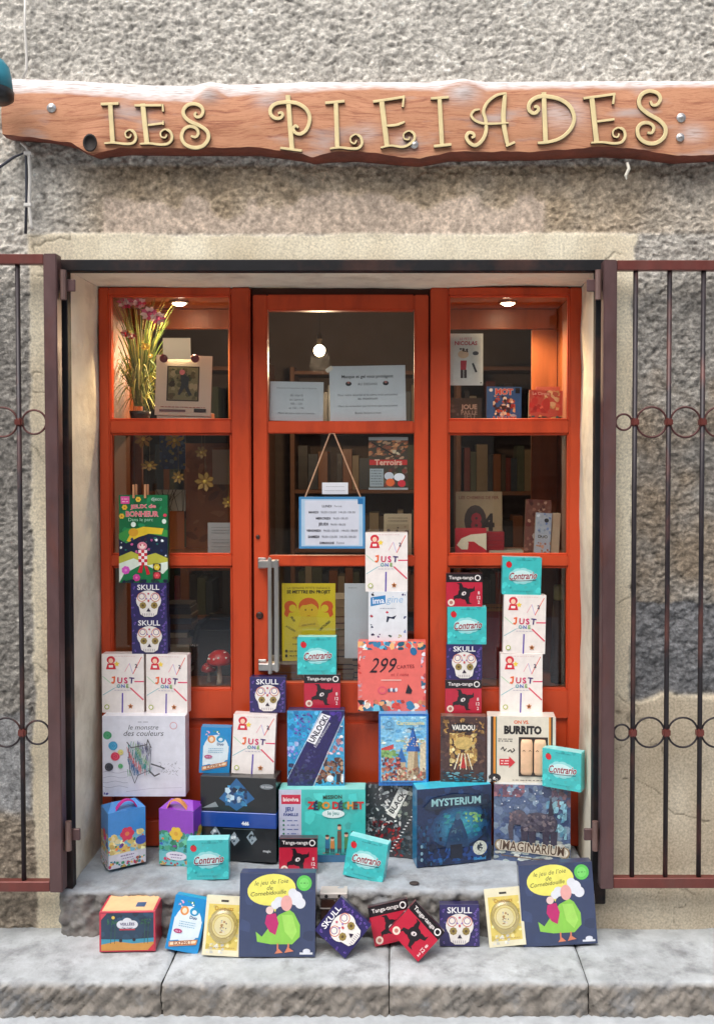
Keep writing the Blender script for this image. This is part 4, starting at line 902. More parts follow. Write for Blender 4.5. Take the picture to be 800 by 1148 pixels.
# dark gap above the leaf + head
m = MB(); m.box(X(281, YD)+.001, X(482, YD)-.001, YD+.03, YD+.06, ztop, ZT-.001, lin((70,34,20)), b=.002)
o = m.build('door_head', M['matte'], door); o.location = (-off[0], -off[1], -off[2])
m = MB()
for (a, b_) in ((277, 288), (476, 487)): m.box(X(a, YD)-off[0], X(b_, YD)-off[0], .057, .10, .01, ztop+.03-off[2], lin((60,30,20)), b=.001)
m.build('gap_filler', M['matte'], door)  # dark strips added behind the door gaps to stop lamp light leaking
# pull handle
m = MB(); hx = X(306, YD-.05)
m.box(hx-.020-off[0], hx-.007-off[0], -.06, -.045, Z(756, YD-.05)-off[2], Z(625, YD-.05)-off[2], (1,1,1), b=.003, seg=2)
m.box(hx+.004-off[0], hx+.020-off[0], -.066, -.050, Z(753, YD-.05)-off[2], Z(627, YD-.05)-off[2], (1,1,1), b=.004, seg=2)
h = m.build('pull_handle', M['steel'], door)
for py in (631, 745):
    m = MB(); m.box(X(289, YD)-off[0], X(298, YD)-off[0], -.012, .002, Z(py+6, YD)-off[2], Z(py-6, YD)-off[2], (1,1,1), b=.002); m.box(X(291, YD)-off[0], hx+.018-off[0], -.052, -.010, Z(py+4, YD)-off[2], Z(py-4, YD)-off[2], (1,1,1), b=.002); m.build('bracket', M['steel'], h)
for (px, py, r_) in ((291, 690, .014), (289, 602, .008)):
    m = MB(); q = U(px, py, YD); m.lathe([(r_,.0),(r_,.004),(r_*.7,.007),(.0005,.007)], lin((60,34,28)), 16, at=(q[0]-off[0], 0, q[1]-off[2]), axis='y'); m.build('lock_cylinder', M['plastic'], door, True)

# display cases behind the side windows
def case(x0, x1, label):
    off = (X((x0+x1)/2, YD), YD+.06, ZS)
    t = empty('display_case', off); tag(t, label, 'display case', 'wooden display cases behind the windows')
    a, b = X(x0, YD), X(x1, YD); y0, y1 = 3.56, 3.90; top = Z(331, 3.56)
    m = MB(); m.box(a-.02-off[0], a-off[0], 0, y1-y0, 0, top-off[2], b=.001); m.box(b-off[0], b+.02-off[0], 0, y1-y0, 0, top-off[2], b=.001); m.build('side_panel', M['case'], t)
    m = MB(); m.box(a-off[0], b-off[0], 0, y1-y0, top-off[2], top+.02-off[2], b=.001); m.build('ceiling_panel', M['case'], t)
    m = MB(); bt = top-.085
    m.box(a+.001-off[0], b-.001-off[0], y1-y0-.02, y1-y0, bt-off[2], top-.001-off[2], b=.003); m.box(b-.11-off[0], b-.001-off[0], y1-y0-.022, y1-y0-.002, 0, bt-.001-off[2], b=.003)
    m.box(a+.001-off[0], a+.035-off[0], y1-y0-.022, y1-y0-.002, 0, bt-.001-off[2], b=.003); m.build('back_frame', M['case'], t)
    for py in (471, 622, 774):
        z = Z(py, YD)-.008; m = MB(); m.box(a+.001-off[0], b-.001-off[0], .004, y1-y0-.024, z-.022-off[2], z-off[2], b=.002); m.build('shelf', M['case'], t)
    return a, b, top
for (x0, x1, lx, nm) in ((118, 268, 201, 'left'), (495, 643, 569, 'right')):
    a, b, top = case(x0, x1, 'wooden display case with three shelves behind the %s window' % nm)
    yl = 3.70; q = U(lx, 335, yl); lxx = q[0]
    t = empty('ceiling_spotlight', (lxx, yl, top)); tag(t, 'small lit round spotlight in the ceiling of the %s display case' % nm, 'spotlight', 'display case spotlights')
    m = MB(); m.lathe([(.036,0),(.040,-.006),(.034,-.010),(.028,-.006)], (1,1,1), 24); m.build('rim', M['steel'], t, True)
    m = MB(); m.lathe([(.026,-.004),(.026,-.010),(.016,-.016),(.001,-.018)], (1,1,1), 20); m.build('bulb', M['bulb'], t, True)
    l = bpy.data.lights.new('spot_glow', 'SPOT'); l.energy = 22; l.color = (1,.70,.40); l.spot_size = R(150); l.spot_blend = .6; l.shadow_soft_size = .03
    o = bpy.data.objects.new('lamp_light', l); C.objects.link(o); o.parent = t; o.location = (0, 0, -.022)
# pendant inside
q = U(358, 393, 4.9)
t = empty('pendant_lamp', (q[0], 4.9, q[1])); tag(t, 'glowing round bulb hanging inside the shop behind the door', 'lamp')
bm = bmesh.new(); bmesh.ops.create_uvsphere(bm, u_segments=20, v_segments=12, radius=.030); m = MB(); m.bm(bm, (1,1,1)); m.build('bulb', M['bulb'], t, True)
m = MB(); m.lathe([(.012,.03),(.016,.06),(.010,.09)], lin((60,50,40)), 12); m.tube([(0,0,.09),(0,0,3.0-q[1])], .0018, lin((24,20,18)), 6); m.build('cord', M['plastic'], t)
for (lx, ly, lz, e) in ((0, 0, -.06, 30),):
    l = bpy.data.lights.new('bulb_light', 'POINT'); l.energy = e; l.color = (1,.72,.45); l.shadow_soft_size = .06
    o = bpy.data.objects.new('lamp_light', l); C.objects.link(o); o.parent = t; o.location = (lx, ly, lz)

# ================================================================== IRON FRAME AND GATES
fr = empty('iron_door_frame', (-.24, YW, ZS)); tag(fr, 'flat black iron frame edging the shopfront opening', 'frame')
pur = lin((96,72,72)); rst = lin((112,58,52)); drk = lin((44,38,42))
YF = 3.165
m = MB(); o_ = (-.24, YW, ZS)
for (a, b_) in ((63, 77.5), (666, 681)):
    m.box(X(a, YF)-o_[0], X(b_, YF)-o_[0], YF-YW, .004, -.06, Z(290, YF)-.02-o_[2], (1,1,1), b=.003)
m.build('upright', M['black_iron'], fr)
m = MB(); m.box(X(62, YF)-o_[0], X(682, YF)-o_[0], YF-YW-.002, .003, Z(304, YF)-o_[2], Z(291, YF)-o_[2], (1,1,1), b=.003); m.build('head_bar', M['black_iron'], fr)
def gate(side, label):
    YG = 3.10; py0, py1 = (284, 1001) if side < 0 else (291, 997)
    bars = [20, -17, -54, -91, -128] if side < 0 else [712, 750, 788, 826, 864]
    post = (51, 66) if side < 0 else (675, 690); far = -170 if side < 0 else 906
    org = (X(post[1] if side < 0 else post[0], YG), YG, Z(py1, YG)); t = empty('iron_gate', org)
    tag(t, label, 'gate', 'iron bar gates folded back against the wall')
    zt, zb_ = Z(py0, YG)-org[2], 0
    px = lambda p: X(p, YG)-org[0]
    m = MB(); m.box(px(post[0]), px(post[1]), 0, .045, zb_, zt, pur, b=.003, seg=2); m.build('post', M['iron'], t)
    x0, x1 = (px(far), px(post[0])-.0005) if side < 0 else (px(post[1])+.0005, px(far))
    m = MB(); m.box(x0, x1, .004, .034, zt-.034, zt-.001, rst, b=.002); m.build('top_rail', M['iron'], t)
    m = MB(); m.box(x0, x1, .004, .034, zb_+.001, zb_+.036, rst, b=.002); m.build('bottom_rail', M['iron'], t)
    e = [(px(far)-.0455, px(far)-.0005)] if side < 0 else [(px(far)+.0005, px(far)+.0455)]
    m = MB(); m.box(e[0][0], e[0][1], 0, .045, zb_, zt, pur, b=.003); m.build('post', M['iron'], t)
    bx = [px(b_) for b_ in bars]
    for b_ in bx:
        m = MB(); m.tube([(b_, .019, zb_+.03), (b_, .019, zt-.03)], .0085, drk, 8); m.build('bar', M['iron'], t, True)
    ends = sorted(bx+[px(post[0]) if side < 0 else px(post[1])])
    for py in (473, 823):
        zc_ = Z(py, YG)-org[2]
        for a, b_ in zip(ends, ends[1:]):
            r_ = (b_-a)/2-.006 if (b_-a) < .10 else (b_-a)/2-.006
            c_ = (a+b_)/2
            if abs(a-(px(post[1]) if side > 0 else 9)) < 1e-6: c_ = a+r_+.002
            if abs(b_-(px(post[0]) if side < 0 else 9)) < 1e-6: c_ = b_-r_-.002
            pts = [(c_+r_*math.cos(2*PI*k_/28), .019, zc_+r_*math.sin(2*PI*k_/28)) for k_ in range(28)]
            m = MB(); m.tube(pts, .0036, lin((84,48,46)) if py < 500 else drk, 6, close=True); m.build('ring', M['iron'], t, True)
        for b_ in bx:
            m = MB(); m.box(b_-.013, b_+.013, .006, .032, zc_-.014, zc_+.014, rst, b=.005, seg=2); m.build('collar', M['iron'], t)
    for py in (318, 940):
        zc_ = Z(py, YG)-org[2]; s = 1 if side < 0 else -1
        m = MB(); m.tube([(s*.014, .022, zc_-.05), (s*.014, .022, zc_+.05)], .011, lin((120,96,90)), 10); m.box(min(s*.0, s*.05), max(s*.0, s*.05), .030, .040, zc_-.02, zc_+.02, pur, b=.002); m.build('hinge', M['iron'], t)
    return t
gate(-1, 'rusty iron bar gate folded back against the wall left of the shopfront')
gate(1, 'rusty iron bar gate folded back against the wall right of the shopfront')

# cables, lamp at top left
def cable(pts, r, name, label, col, wall=3.185):
    P = [(*[U(p[0], p[1], wall)[0]], wall+(p[2] if len(p) > 2 else 0), U(p[0], p[1], wall)[1]) for p in pts]
    t = empty(name, P[0]); tag(t, label, 'cable'); m = MB(); m.tube([tuple(a-b for a, b in zip(p, P[0])) for p in P], r, col, 8); m.build('wire', M['plastic'], t, True); return t, P
t, P = cable([(29,-25),(28,30),(30,60),(30,78),(26,88)], .0045, 'thin_cable', 'thin white cable running down the roughcast above the sign board', lin((210,206,198)), 3.17)
t, P = cable([(24,160),(30,165),(33,172),(34,200),(33,230),(35,252),(37,258)], .006, 'clipped_cable', 'short white cable clipped to the wall under the left end of the board', lin((214,210,202)), 3.165)
for i in (2, 4):
    m = MB(); p = [a-b for a, b in zip(P[i], P[0])]; m.box(p[0]-.016, p[0]+.010, p[1]-.009, p[1]+.02, p[2]-.006, p[2]+.006, lin((225,222,215)), b=.002); m.build('clip', M['plastic'], t)
cable([(-12,196),(2,186),(16,176),(29,171),(30,190),(30,226),(29,262)], .005, 'dark_cable', 'dark cable looping in from the left edge beside the white clipped cable', lin((60,62,72)), 3.172)
q = U(703, 186, 3.13); t = empty('tape_strip', (q[0], 3.135, q[1])); m = MB(); blade_pts = [(0,0,.012),(.004,-.004,-.010),(-.006,-.002,-.032),(-.002,0,-.044)]
m.tube(blade_pts, [.005,.006,.005,.002], lin((225,220,205)), 8)
m.build('strip', M['paper'], t); tag(t, 'torn whitish tape end hanging under the right part of the timber board', 'tape')
q = U(-6, 96, 2.98); t = empty('wall_lamp', (q[0], 2.98, q[1])); tag(t, 'turquoise metal wall lamp shade with black rim at the left end of the board', 'lamp')
m = MB(); m.lathe([(.001,.085),(.03,.08),(.045,.06),(.052,.03),(.056,-.012),(.052,-.012),(.04,.05),(.002,.07)], lin((40,130,150)), 24); o = m.build('shade', M['plastic'], t, True)
m = MB(); m.lathe([(.056,-.012),(.060,-.018),(.058,-.040),(.045,-.050),(.002,-.052)], lin((22,24,28)), 24); m.build('rim', M['plastic'], t, True)
m = MB(); m.tube([(0,0,.08),(-.02,.03,.11),(-.04,.1,.10),(-.05,.21,.06)], .009, lin((40,42,46)), 8); m.lathe([(.04,0),(.04,.01),(.03,.015)], lin((40,42,46)), 16, at=(-.05,.215,.06), axis='y'); m.build('arm', M['plastic'], t, True)

# ================================================================== GOODS ON THE DOORSTEP AND IN THE STACKS
z0 = ZS+.004
# --- puzzle gift boxes: pointed roof with ribbon handle
def puzzle_box(px, y, yaw, top, bot, rib, label, seed):
    t = empty('puzzle_box', ((px-PX0)/F*(y*cp+.04), y, z0)); t.rotation_euler = (0, 0, R(yaw)); tag(t, label, 'puzzle box', 'tall puzzle boxes with ribbon handles')
    W, D, H = .135, .10, .205
    m = MB(); m.box(-W/2, W/2, 0, D, 0, H, lin(bot), b=.0015)
    # hipped top
    a = [(-W/2,0,H+.0005),(W/2,0,H+.0005),(W/2,D,H+.0005),(-W/2,D,H+.0005)]; r0 = (-W/2+.025, D/2, H+.022); r1 = (W/2-.025, D/2, H+.022)
    c = lin(top); m.face([a[0], a[1], r1, r0], c); m.face([a[1], a[2], r1], c); m.face([a[2], a[3], r0, r1], c); m.face([a[3], a[0], r0], c); m.build('carton', M['card'], t)
    def side(Wd, fn, mat_):
        q = Art(Wd, H, seed); q.rect(0,.58,1,1,top)
        pal = [(232,206,120),(225,190,100),(240,220,150),(250,235,180)] if seed == 1 else [(60,160,130),(40,130,100),(90,180,150),(50,150,170)]
        q.blobs(0,.24,1,.62,pal,40,.06,.13); q.blobs(0,.28,1,.56,[(215,60,90),(60,90,190),(230,120,60),(120,60,150),(50,120,90)],9,.03,.07)
        q.rect(0,.0,1,.25,(215,214,226) if seed == 1 else (110,190,200)); q.blobs(0,0,1,.14,[(60,150,110),(40,120,140),(200,60,100),(230,180,80),(200,120,70)],26,.03,.07)
        q.flower(.5,.58,.2,6,(220,60,90) if seed == 1 else (228,190,60),(230,130,80) if seed == 1 else (215,160,50))
        if seed == 1: q.ell(.88,.42,.16,.12,(50,80,180))
        q.ell(.5,.18,.30,.12,(225,222,236)); q.words(.5,.20,.36,.02,(130,110,160)); q.words(.5,.15,.30,.016,(150,130,170)); q.pic.build('cover_picture', M['card'], t)
        return t.children[-1] if False else [o for o in t.children][-1]
    side(W, None, None)
    o = side(D, None, None); o.rotation_euler = (0,0,R(-90)); o.location = (-W/2-.0002, D/2, 0)
    o = side(D, None, None); o.rotation_euler = (0,0,R(90)); o.location = (W/2+.0002, D/2, 0)
    pts = []
    for i in range(17):
        s = i/16; x_ = -W/2-.004+(W+.008)*s; z_ = H-.105+.145*(1-abs(2*s-1)**2.2); pts.append((x_, D/2-.035*math.sin(PI*s)-.012, z_))
    m = MB()
    for p, q in zip(pts, pts[1:]):
        m.face([(p[0], p[1]-.010, p[2]), (q[0], q[1]-.010, q[2]), (q[0], q[1]+.010, q[2]), (p[0], p[1]+.010, p[2])], lin(rib)); m.face([(p[0], p[1]-.0101, p[2]-.004), (q[0], q[1]-.0101, q[2]-.004), (q[0], q[1]-.0101, q[2]+.004), (p[0], p[1]-.0101, p[2]+.004)], lin(rib))
    m.build('ribbon_handle', M['plastic'], t)
puzzle_box(143, 3.325, 32, (60,140,215), (120,190,220), (205,40,150), 'blue puzzle box with magenta ribbon handle at the left end of the doorstep', 1)
puzzle_box(198, 3.325, -12, (140,60,190), (90,180,190), (235,160,100), 'purple puzzle box with orange ribbon handle beside the blue one', 2)
zp = z0+.205+.023
place('band', 267, 3.365, z0, 'large black box with blue band and blue diamond standing on the doorstep', yaw=-6)
place('turquoise', 361, 3.36, z0, 'wide turquoise box with multicoloured title letters standing on the doorstep', yaw=0)
place('comic', 437, 3.40, z0, 'grey and red comic-style box leaning on the doorstep between turquoise and dark blue boxes', yaw=-10, lean=6)
place('deep', 509, 3.34, z0, 'large dark blue box with a glowing underwater scene standing on the doorstep', yaw=12)
place('circus', 596, 3.36, z0, 'large grey-blue box with elephant shape at the right end of the doorstep', yaw=-4)
place('swirl', 334, 3.262, z0, 'red and black box standing on the doorstep in front of the wide turquoise box', lean=3)
place('teal', 233, 3.215, z0, 'small turquoise box on the doorstep in front of the large black box', yaw=3)
place('teal', 406, 3.215, z0, 'small turquoise box tilted on the doorstep before the grey and red comic-style box', yaw=-14, roll=8, lean=4)
# --- second row
zb1 = z0+.312; zt1 = z0+.268; zd1 = z0+.285
zs_ = place('scribble', 161.5, 3.40, zp, 'large white box with pencil scribbles and coloured dots above the two puzzle boxes')
place('bluecard', 240, 3.41, zb1, 'small blue box with a white oval standing on the black box', yaw=4, roll=3)
zj = place('justone', 283, 3.40, zb1, 'white rainbow-lettered box standing on the black box beside the small blue box', roll=2.5)
zu = place('strip', 354, 3.40, zt1, 'blue box with a diagonal violet strip on the wide turquoise box')
zc1 = place('castle', 452, 3.39, z0+.272, 'blue-bordered box showing a castle with blue pointed roofs')
zbr = place('brown', 519, 3.39, zd1, 'brown and gold box between the castle box and the cream burrito box', yaw=-3)
zbu = place('burrito', 584, 3.385, zd1, 'cream box with two foam burritos in its window', yaw=-3)
place('teal', 631, 3.30, zd1-.001, 'small turquoise box turned sideways in front of the cream burrito box', yaw=-32, roll=4, lean=3) if False else None
# --- upper stacks, against the joinery
za = place('justone', 138, 3.445, zs_, 'white rainbow-lettered box on the left half of the scribbled white box')
place('justone', 187, 3.435, zs_, 'white rainbow-lettered box on the right half of the scribbled white box', yaw=-5)
zk = place('skull', 168, 3.447, za, 'purple sugar skull box resting on the white rainbow-lettered boxes in the left window')
zk = place('skull', 167, 3.449, zk, 'purple sugar skull box directly under the tall green garden box')
ZPEG = place('garden', 161, 3.455, zk, 'tall green box with garden picture on top of the stack at the left window', yaw=1)
place('skull', 300, 3.43, zj, 'purple sugar skull box standing alone beside the foot of the door handle')
zz = place('swirl', 361, 3.44, zu, 'red and black box standing on the violet-striped box in front of the door')
place('teal', 355, 3.442, zz, 'small turquoise box in front of the yellow poster on the door')
zz = place('cards', 439, 3.43, zc1, 'large salmon-pink box with handwritten title standing on the castle box')
zz = place('imagine', 434.5, 3.447, zz, 'white box with blue title label standing on the salmon-pink box')
place('justone', 433, 3.450, zz, 'white rainbow-lettered box at the top of the stack in front of the door', yaw=1)
zz = place('swirl', 519, 3.44, zbr, 'red and black box at the bottom of the left stack in the right window')
zz = place('skull', 520, 3.442, zz, 'purple sugar skull box in the left stack of the right window')
zz = place('teal', 523, 3.444, zz, 'small turquoise box between skull box and red and black box in the right window', yaw=-2)
place('swirl', 520, 3.448, zz, 'red and black box at the top of the left stack in the right window')
zz = place('justone', 584, 3.44, zbu, 'white rainbow-lettered box standing directly on the cream burrito box')
zz = place('justone', 587, 3.445, zz, 'white rainbow-lettered box just under the topmost turquoise box in the right window', roll=1)
place('teal', 584, 3.449, zz, 'small turquoise box at the very top of the right window stack', roll=1.5)
# a turquoise box perched on the corner of the circus box
place('teal', 629, 3.318, zd1, 'small turquoise box turned sideways in front of the cream burrito box', yaw=-28, roll=0, lean=0)
# --- bottom row on the pavement, leaning against the step
def row(kind, px, py, label, **kw):
    y = yfor(py, ZK+.004); place(kind, px, y, ZK+.005, label, **kw)
row('night', 143, 1067, 'dark blue box with red edges and peach top, leftmost on the pavement', cat='game box', yaw=2)
row('bluecard', 203, 1067, 'small blue box with a white oval leaning on the pavement row', roll=10, lean=12)
row('blister', 247, 1072, 'yellow blister pack leaning beside the left navy box', cat='blister pack', name='blister_pack', roll=3, lean=14)
row('bubble', 310, 1073, 'left navy box with yellow speech bubble leaning on the doorstep', lean=8)
y = yfor(1068, ZK)
def tilted(kind, px, py, W, H, roll, label, lean, dy=0):
    a = R(roll); # lowest corner after the roll touches the pavement
    cs = [(sx*W/2*math.cos(a)+h*math.sin(a), -sx*W/2*math.sin(a)+h*math.cos(a)) for sx in (-1,1) for h in (0,H)]
    lo = min(c[1] for c in cs); mid = (min(c[0] for c in cs)+max(c[0] for c in cs))/2
    yy = yfor(py, ZK+.004)+dy
    place(kind, px, yy, ZK+.004-lo*math.cos(R(lean)), label, roll=roll, lean=lean, dx=-mid)
tilted('skull', 384, 1072, .134, .134, -50, 'purple sugar skull box standing on its corner on the pavement row', 16)
tilted('swirl', 438, 1066, .136, .125, -12, 'red and black box tilted behind the one standing on its corner on the pavement', 14, .03)
tilted('swirl', 467, 1074, .136, .125, 45, 'red and black box standing on its corner on the pavement row', 16, -.01)
row('skull', 515, 1061, 'purple sugar skull box standing upright on the pavement row', lean=8)
row('blister', 569, 1061, 'yellow blister pack leaning beside the right navy box', cat='blister pack', name='blister_pack', roll=-5, lean=12)
row('bubble', 628, 1060, 'right navy box with yellow speech bubble leaning on the doorstep', lean=8, roll=-3)
# small brown box behind the navy one
t = empty('tin_box', (X(375, 3.16, 995), 3.115, ZK+.03)); tag(t, 'small brown tin with a pale lid against the doorstep beside the navy box', 'tin')
m = MB(); m.box(-.045, .045, 0, .05, 0, .115, lin((74,48,40)), b=.004); m.build('body', M['plastic'], t)
m = MB(); m.box(-.047, .047, -.003, .053, .115, .135, lin((190,182,176)), b=.003); m.box(-.047,.047,-.0032,.0,.08,.083,lin((190,182,176)))
for x_ in (-.025, .02): m.lathe([(.006,0),(.006,.003),(.001,.003)], lin((40,36,36)), 10, at=(x_,-.003,.125), axis='y')
m.build('lid', M['plastic'], t)

# ================================================================== THINGS IN THE DOOR GLASS
YGl = YD+.022
def sheet(px0, py0, px1, py1, y, name, label, cat, fn, back=(230,230,228), thick=.0015, mt='paper', roll=0, group=None, lean=0):
    x0, zt_ = U(px0, py0, y); x1, zb_ = U(px1, py1, y); W, H = x1-x0, zt_-zb_
    t = empty(name, ((x0+x1)/2, y, zb_)); tag(t, label, cat, group)
    t.rotation_euler = (R(-lean), R(roll), 0)
    a = Art(W, H, int(px0+py0)); fn(a); a.finish(t, thick, back, name='sheet' if thick < .003 else 'body', m=mt, bev=0 if thick < .003 else .001); return t
def s_notice1(a):
    a.rect(0,0,1,1,(214,216,222)); a.text('Horaires d’ouverture de la librairie',.5,.84,.74,(120,122,130))
    for i, (s_, w) in enumerate((('du mardi',.24),('au samedi',.26),('10h - 12h',.22),('et 15h - 19h',.28))): a.text(s_,.5,.66-.11*i,w,(130,132,140))
    a.text('Merci de votre visite et à bientôt',.5,.20,.68,(120,122,130))
def s_notice2(a):
    a.rect(0,0,1,1,(220,222,228)); a.text('Masque et gel vous protègent',.5,.80,.68,(60,62,70),bold=.02); a.text('AU DEDANS',.5,.67,.26,(80,82,90))
    for u in (.25,.74): a.ell(u,.68,.04,.03,(50,50,58),12); a.ell(u,.70,.02,.015,(190,120,110),8)
    for v, w in ((.47,.78),(.41,.26),(.27,.78),(.15,.34)): a.text({.47:'Pour votre sécurité et la nôtre, trois personnes',.41:'au maximum',.27:'Merci de ne toucher que les livres que vous achetez',.15:'Bonne lecture à tous'}[v],.5,v,w,(110,112,120))
sheet(302, 428, 362, 472, YD+.036, 'paper_notice', 'smaller white notice in the top pane of the door', 'notice', s_notice1, roll=1)
sheet(370, 410, 455, 472, YD+.036, 'paper_notice', 'larger white notice with bold heading in the top pane of the door', 'notice', s_notice2, roll=-1)
m = MB(); q = U(369, 414, YD+.0335); t = empty('tape_strip', (q[0], YD+.0335+.001, q[1])); m.box(-.014,.014,-.0002,.0004,-.008,.008, lin((250,240,225))); o = m.build('strip', M['paper'], t); o.rotation_euler = (0,R(-35),0); tag(t, 'short pale tape strip at the top left corner of the larger notice', 'tape')
# hanging opening-hours sign (outside the glass)
q0 = U(335, 557, YD-.015); q1 = U(409, 615, YD-.015); W, H = q1[0]-q0[0], q0[1]-q1[1]
t = empty('hanging_sign', ((q0[0]+q1[0])/2, YD-.015, q1[1])); tag(t, 'blue-edged opening hours sign hanging by a cord in the middle door pane', 'sign')
a = Art(W, H, 3); a.rect(0,0,1,1,(70,135,185)); a.rect(.035,.045,.965,.955,(172,200,222)); a.rect(.09,.07,.91,.93,(206,210,222)); a.rect(.89,.86,.97,.97,(40,110,165))
for i, (d_, h_) in enumerate((('LUNDI','Fermé'),('MARDI','9h30-12h30  14h30-18h30'),('MERCREDI','9h30-18h30'),('JEUDI','9h30-18h30'),('VENDREDI','9h30-12h30  14h30-18h30'),('SAMEDI','9h30-12h30  14h30-18h30'),('DIMANCHE','Fermé'))):
    v = .82-.118*i; lw = .20*len(d_)/8+.02; rw = .025*len(h_)*.9; s_ = .5-(lw+rw+.04)/2
    a.text(d_, s_+lw/2, v, lw, (52,52,62), bold=.03); a.text(h_, s_+lw+.04+rw/2, v, rw, (90,92,104))
a.finish(t, .006, (60,125,175), name='panel', m='plastic', bev=.001)
m = MB(); top = U(372, 486, YD-.01); ox = (q0[0]+q1[0])/2
l0 = U(342, 557, YD-.01); l1 = U(404, 557, YD-.01)
m.tube([(l0[0]-ox, .003, H-.002), (top[0]-ox-.008, .006, top[1]-q1[1]), (top[0]-ox+.008, .006, top[1]-q1[1]), (l1[0]-ox, .003, H-.002)], .0028, lin((190,150,120)), 6); m.build('cord', M['matte'], t)
def s_small(a): a.rect(0,0,1,1,(220,222,228)); a.words(.5,.65,.7,.03,(130,130,140)); a.words(.5,.3,.8,.03,(110,110,120))
sheet(361, 541, 390, 554, YD+.006, 'card_slip', 'small white slip resting on top of the opening hours sign', 'card', s_small)
def s_flyer(a):
    a.rect(0,0,1,1,(70,60,50)); a.rect(0,.94,1,1,(180,186,190)); a.blobs(0,.58,1,.94,[(176,110,70),(150,84,60),(200,140,96),(190,150,120),(130,80,60)],50,.05,.12,2,20); a.line([(.08,.9),(.65,.66)],.035,(40,30,28)); a.blobs(.6,.66,.8,.76,[(220,200,170)],4,.04,.07)
    a.rect(.02,.47,.98,.57,(205,44,44)); a.text('Terroirs',.5,.52,.7,(240,190,170),bold=.03); a.rect(.03,.06,.38,.40,(170,178,184))
    for v in (.36,.31,.26,.21,.16,.11): a.words(.2,v,.28,.015,(100,104,112))
    a.blobs(.38,.05,1,.45,[(60,70,50),(120,60,50),(70,50,44),(110,100,80)],26,.05,.1); a.ell(.52,.26,.12,.10,(190,196,206)); a.ell(.78,.24,.14,.10,(225,228,236)); a.ell(.55,.14,.11,.10,(220,100,50)); a.ell(.84,.12,.10,.09,(200,40,56)); a.rect(0,0,1,.04,(150,156,160))
sheet(413, 490, 457, 549, YD+.036, 'flyer', 'photo flyer with a red band at the right of the middle door pane', 'flyer', s_flyer)
def s_card(a): a.rect(0,0,1,1,(168,148,120)); a.words(.5,.9,.7,.02,(110,90,74)); a.words(.5,.83,.7,.02,(110,90,74)); a.rect(.1,.3,.9,.75,(150,130,104)); a.blobs(.1,.45,.9,.7,[(90,60,50),(120,80,64),(70,50,44)],14,.04,.09)
sheet(430, 576, 461, 623, YD+.036, 'postcard', 'beige illustrated card behind the topmost box in the door', 'card', s_card)
def s_yellow(a):
    a.rect(0,0,1,1,(222,194,28)); a.text('LA SEMAINE PETITE ENFANCE',.5,.94,.80,(70,60,20)); a.text('SE METTRE EN PROJET',.5,.885,.82,(40,34,20),bold=.04)
    o1 = (214,90,30)
    for s_ in (-1,1): a.ell(.5+s_*.34,.70,.12,.11,o1,16,30*s_); a.poly([(.5+s_*.42,.72),(.5+s_*.46,.60),(.5+s_*.40,.56),(.5+s_*.34,.66)],o1); a.ell(.5+s_*.30,.68,.07,.07,(226,196,40),12)
    a.ell(.5,.70,.19,.17,o1,20); a.ell(.5,.64,.18,.15,(224,180,36),20); a.poly([(.34,.72),(.40,.80),(.60,.80),(.67,.70),(.56,.74),(.44,.72)],o1); a.ell(.44,.66,.012,.02,(70,50,20),8); a.ell(.56,.66,.012,.02,(70,50,20),8); a.ell(.5,.575,.04,.02,(190,90,30),10); a.poly([(.36,.58),(.30,.44),(.70,.44),(.64,.58)],(216,180,30))
    a.text('JEUX',.20,.54,.12,(60,50,20),rot=-55,bold=.02); a.text('LECTURES',.80,.46,.26,(60,50,20),rot=40,bold=.02); a.text('SPECTACLES',.50,.47,.26,(60,50,20),rot=8); a.text('ATELIERS',.16,.42,.2,(60,50,20),rot=-30)
    a.ell(.5,.30,.32,.05,(190,160,30)); a.words(.5,.30,.5,.012,(90,78,20)); a.words(.5,.22,.6,.012,(90,78,20))
    for v in (.13,.07): a.ell(.08,v,.025,.03,(60,54,20),8); a.words(.28,v,.28,.012,(110,96,20))
sheet(316, 654, 376, 741, YD+.036, 'poster', 'yellow poster with an orange-haired girl drawing in the lower door pane', 'poster', s_yellow, back=(222,194,28))
def s_white(a): a.rect(0,0,1,1,(200,202,212)); a.words(.2,.94,.2,.01,(130,132,140)); a.text('BLEU',.74,.70,.3,(90,92,104)); a.text('NUITS',.76,.64,.3,(90,92,104),bold=.02); a.line([(.95,.55),(.78,.48),(.68,.38),(.7,.28),(.82,.2)],.03,(80,82,96)); a.line([(.98,.5),(.86,.45),(.78,.37),(.8,.29)],.012,(120,122,134))
sheet(386, 654, 432, 738, YD+.040, 'poster', 'plain white poster with a dark arc left of the stack in the door', 'poster', s_white)

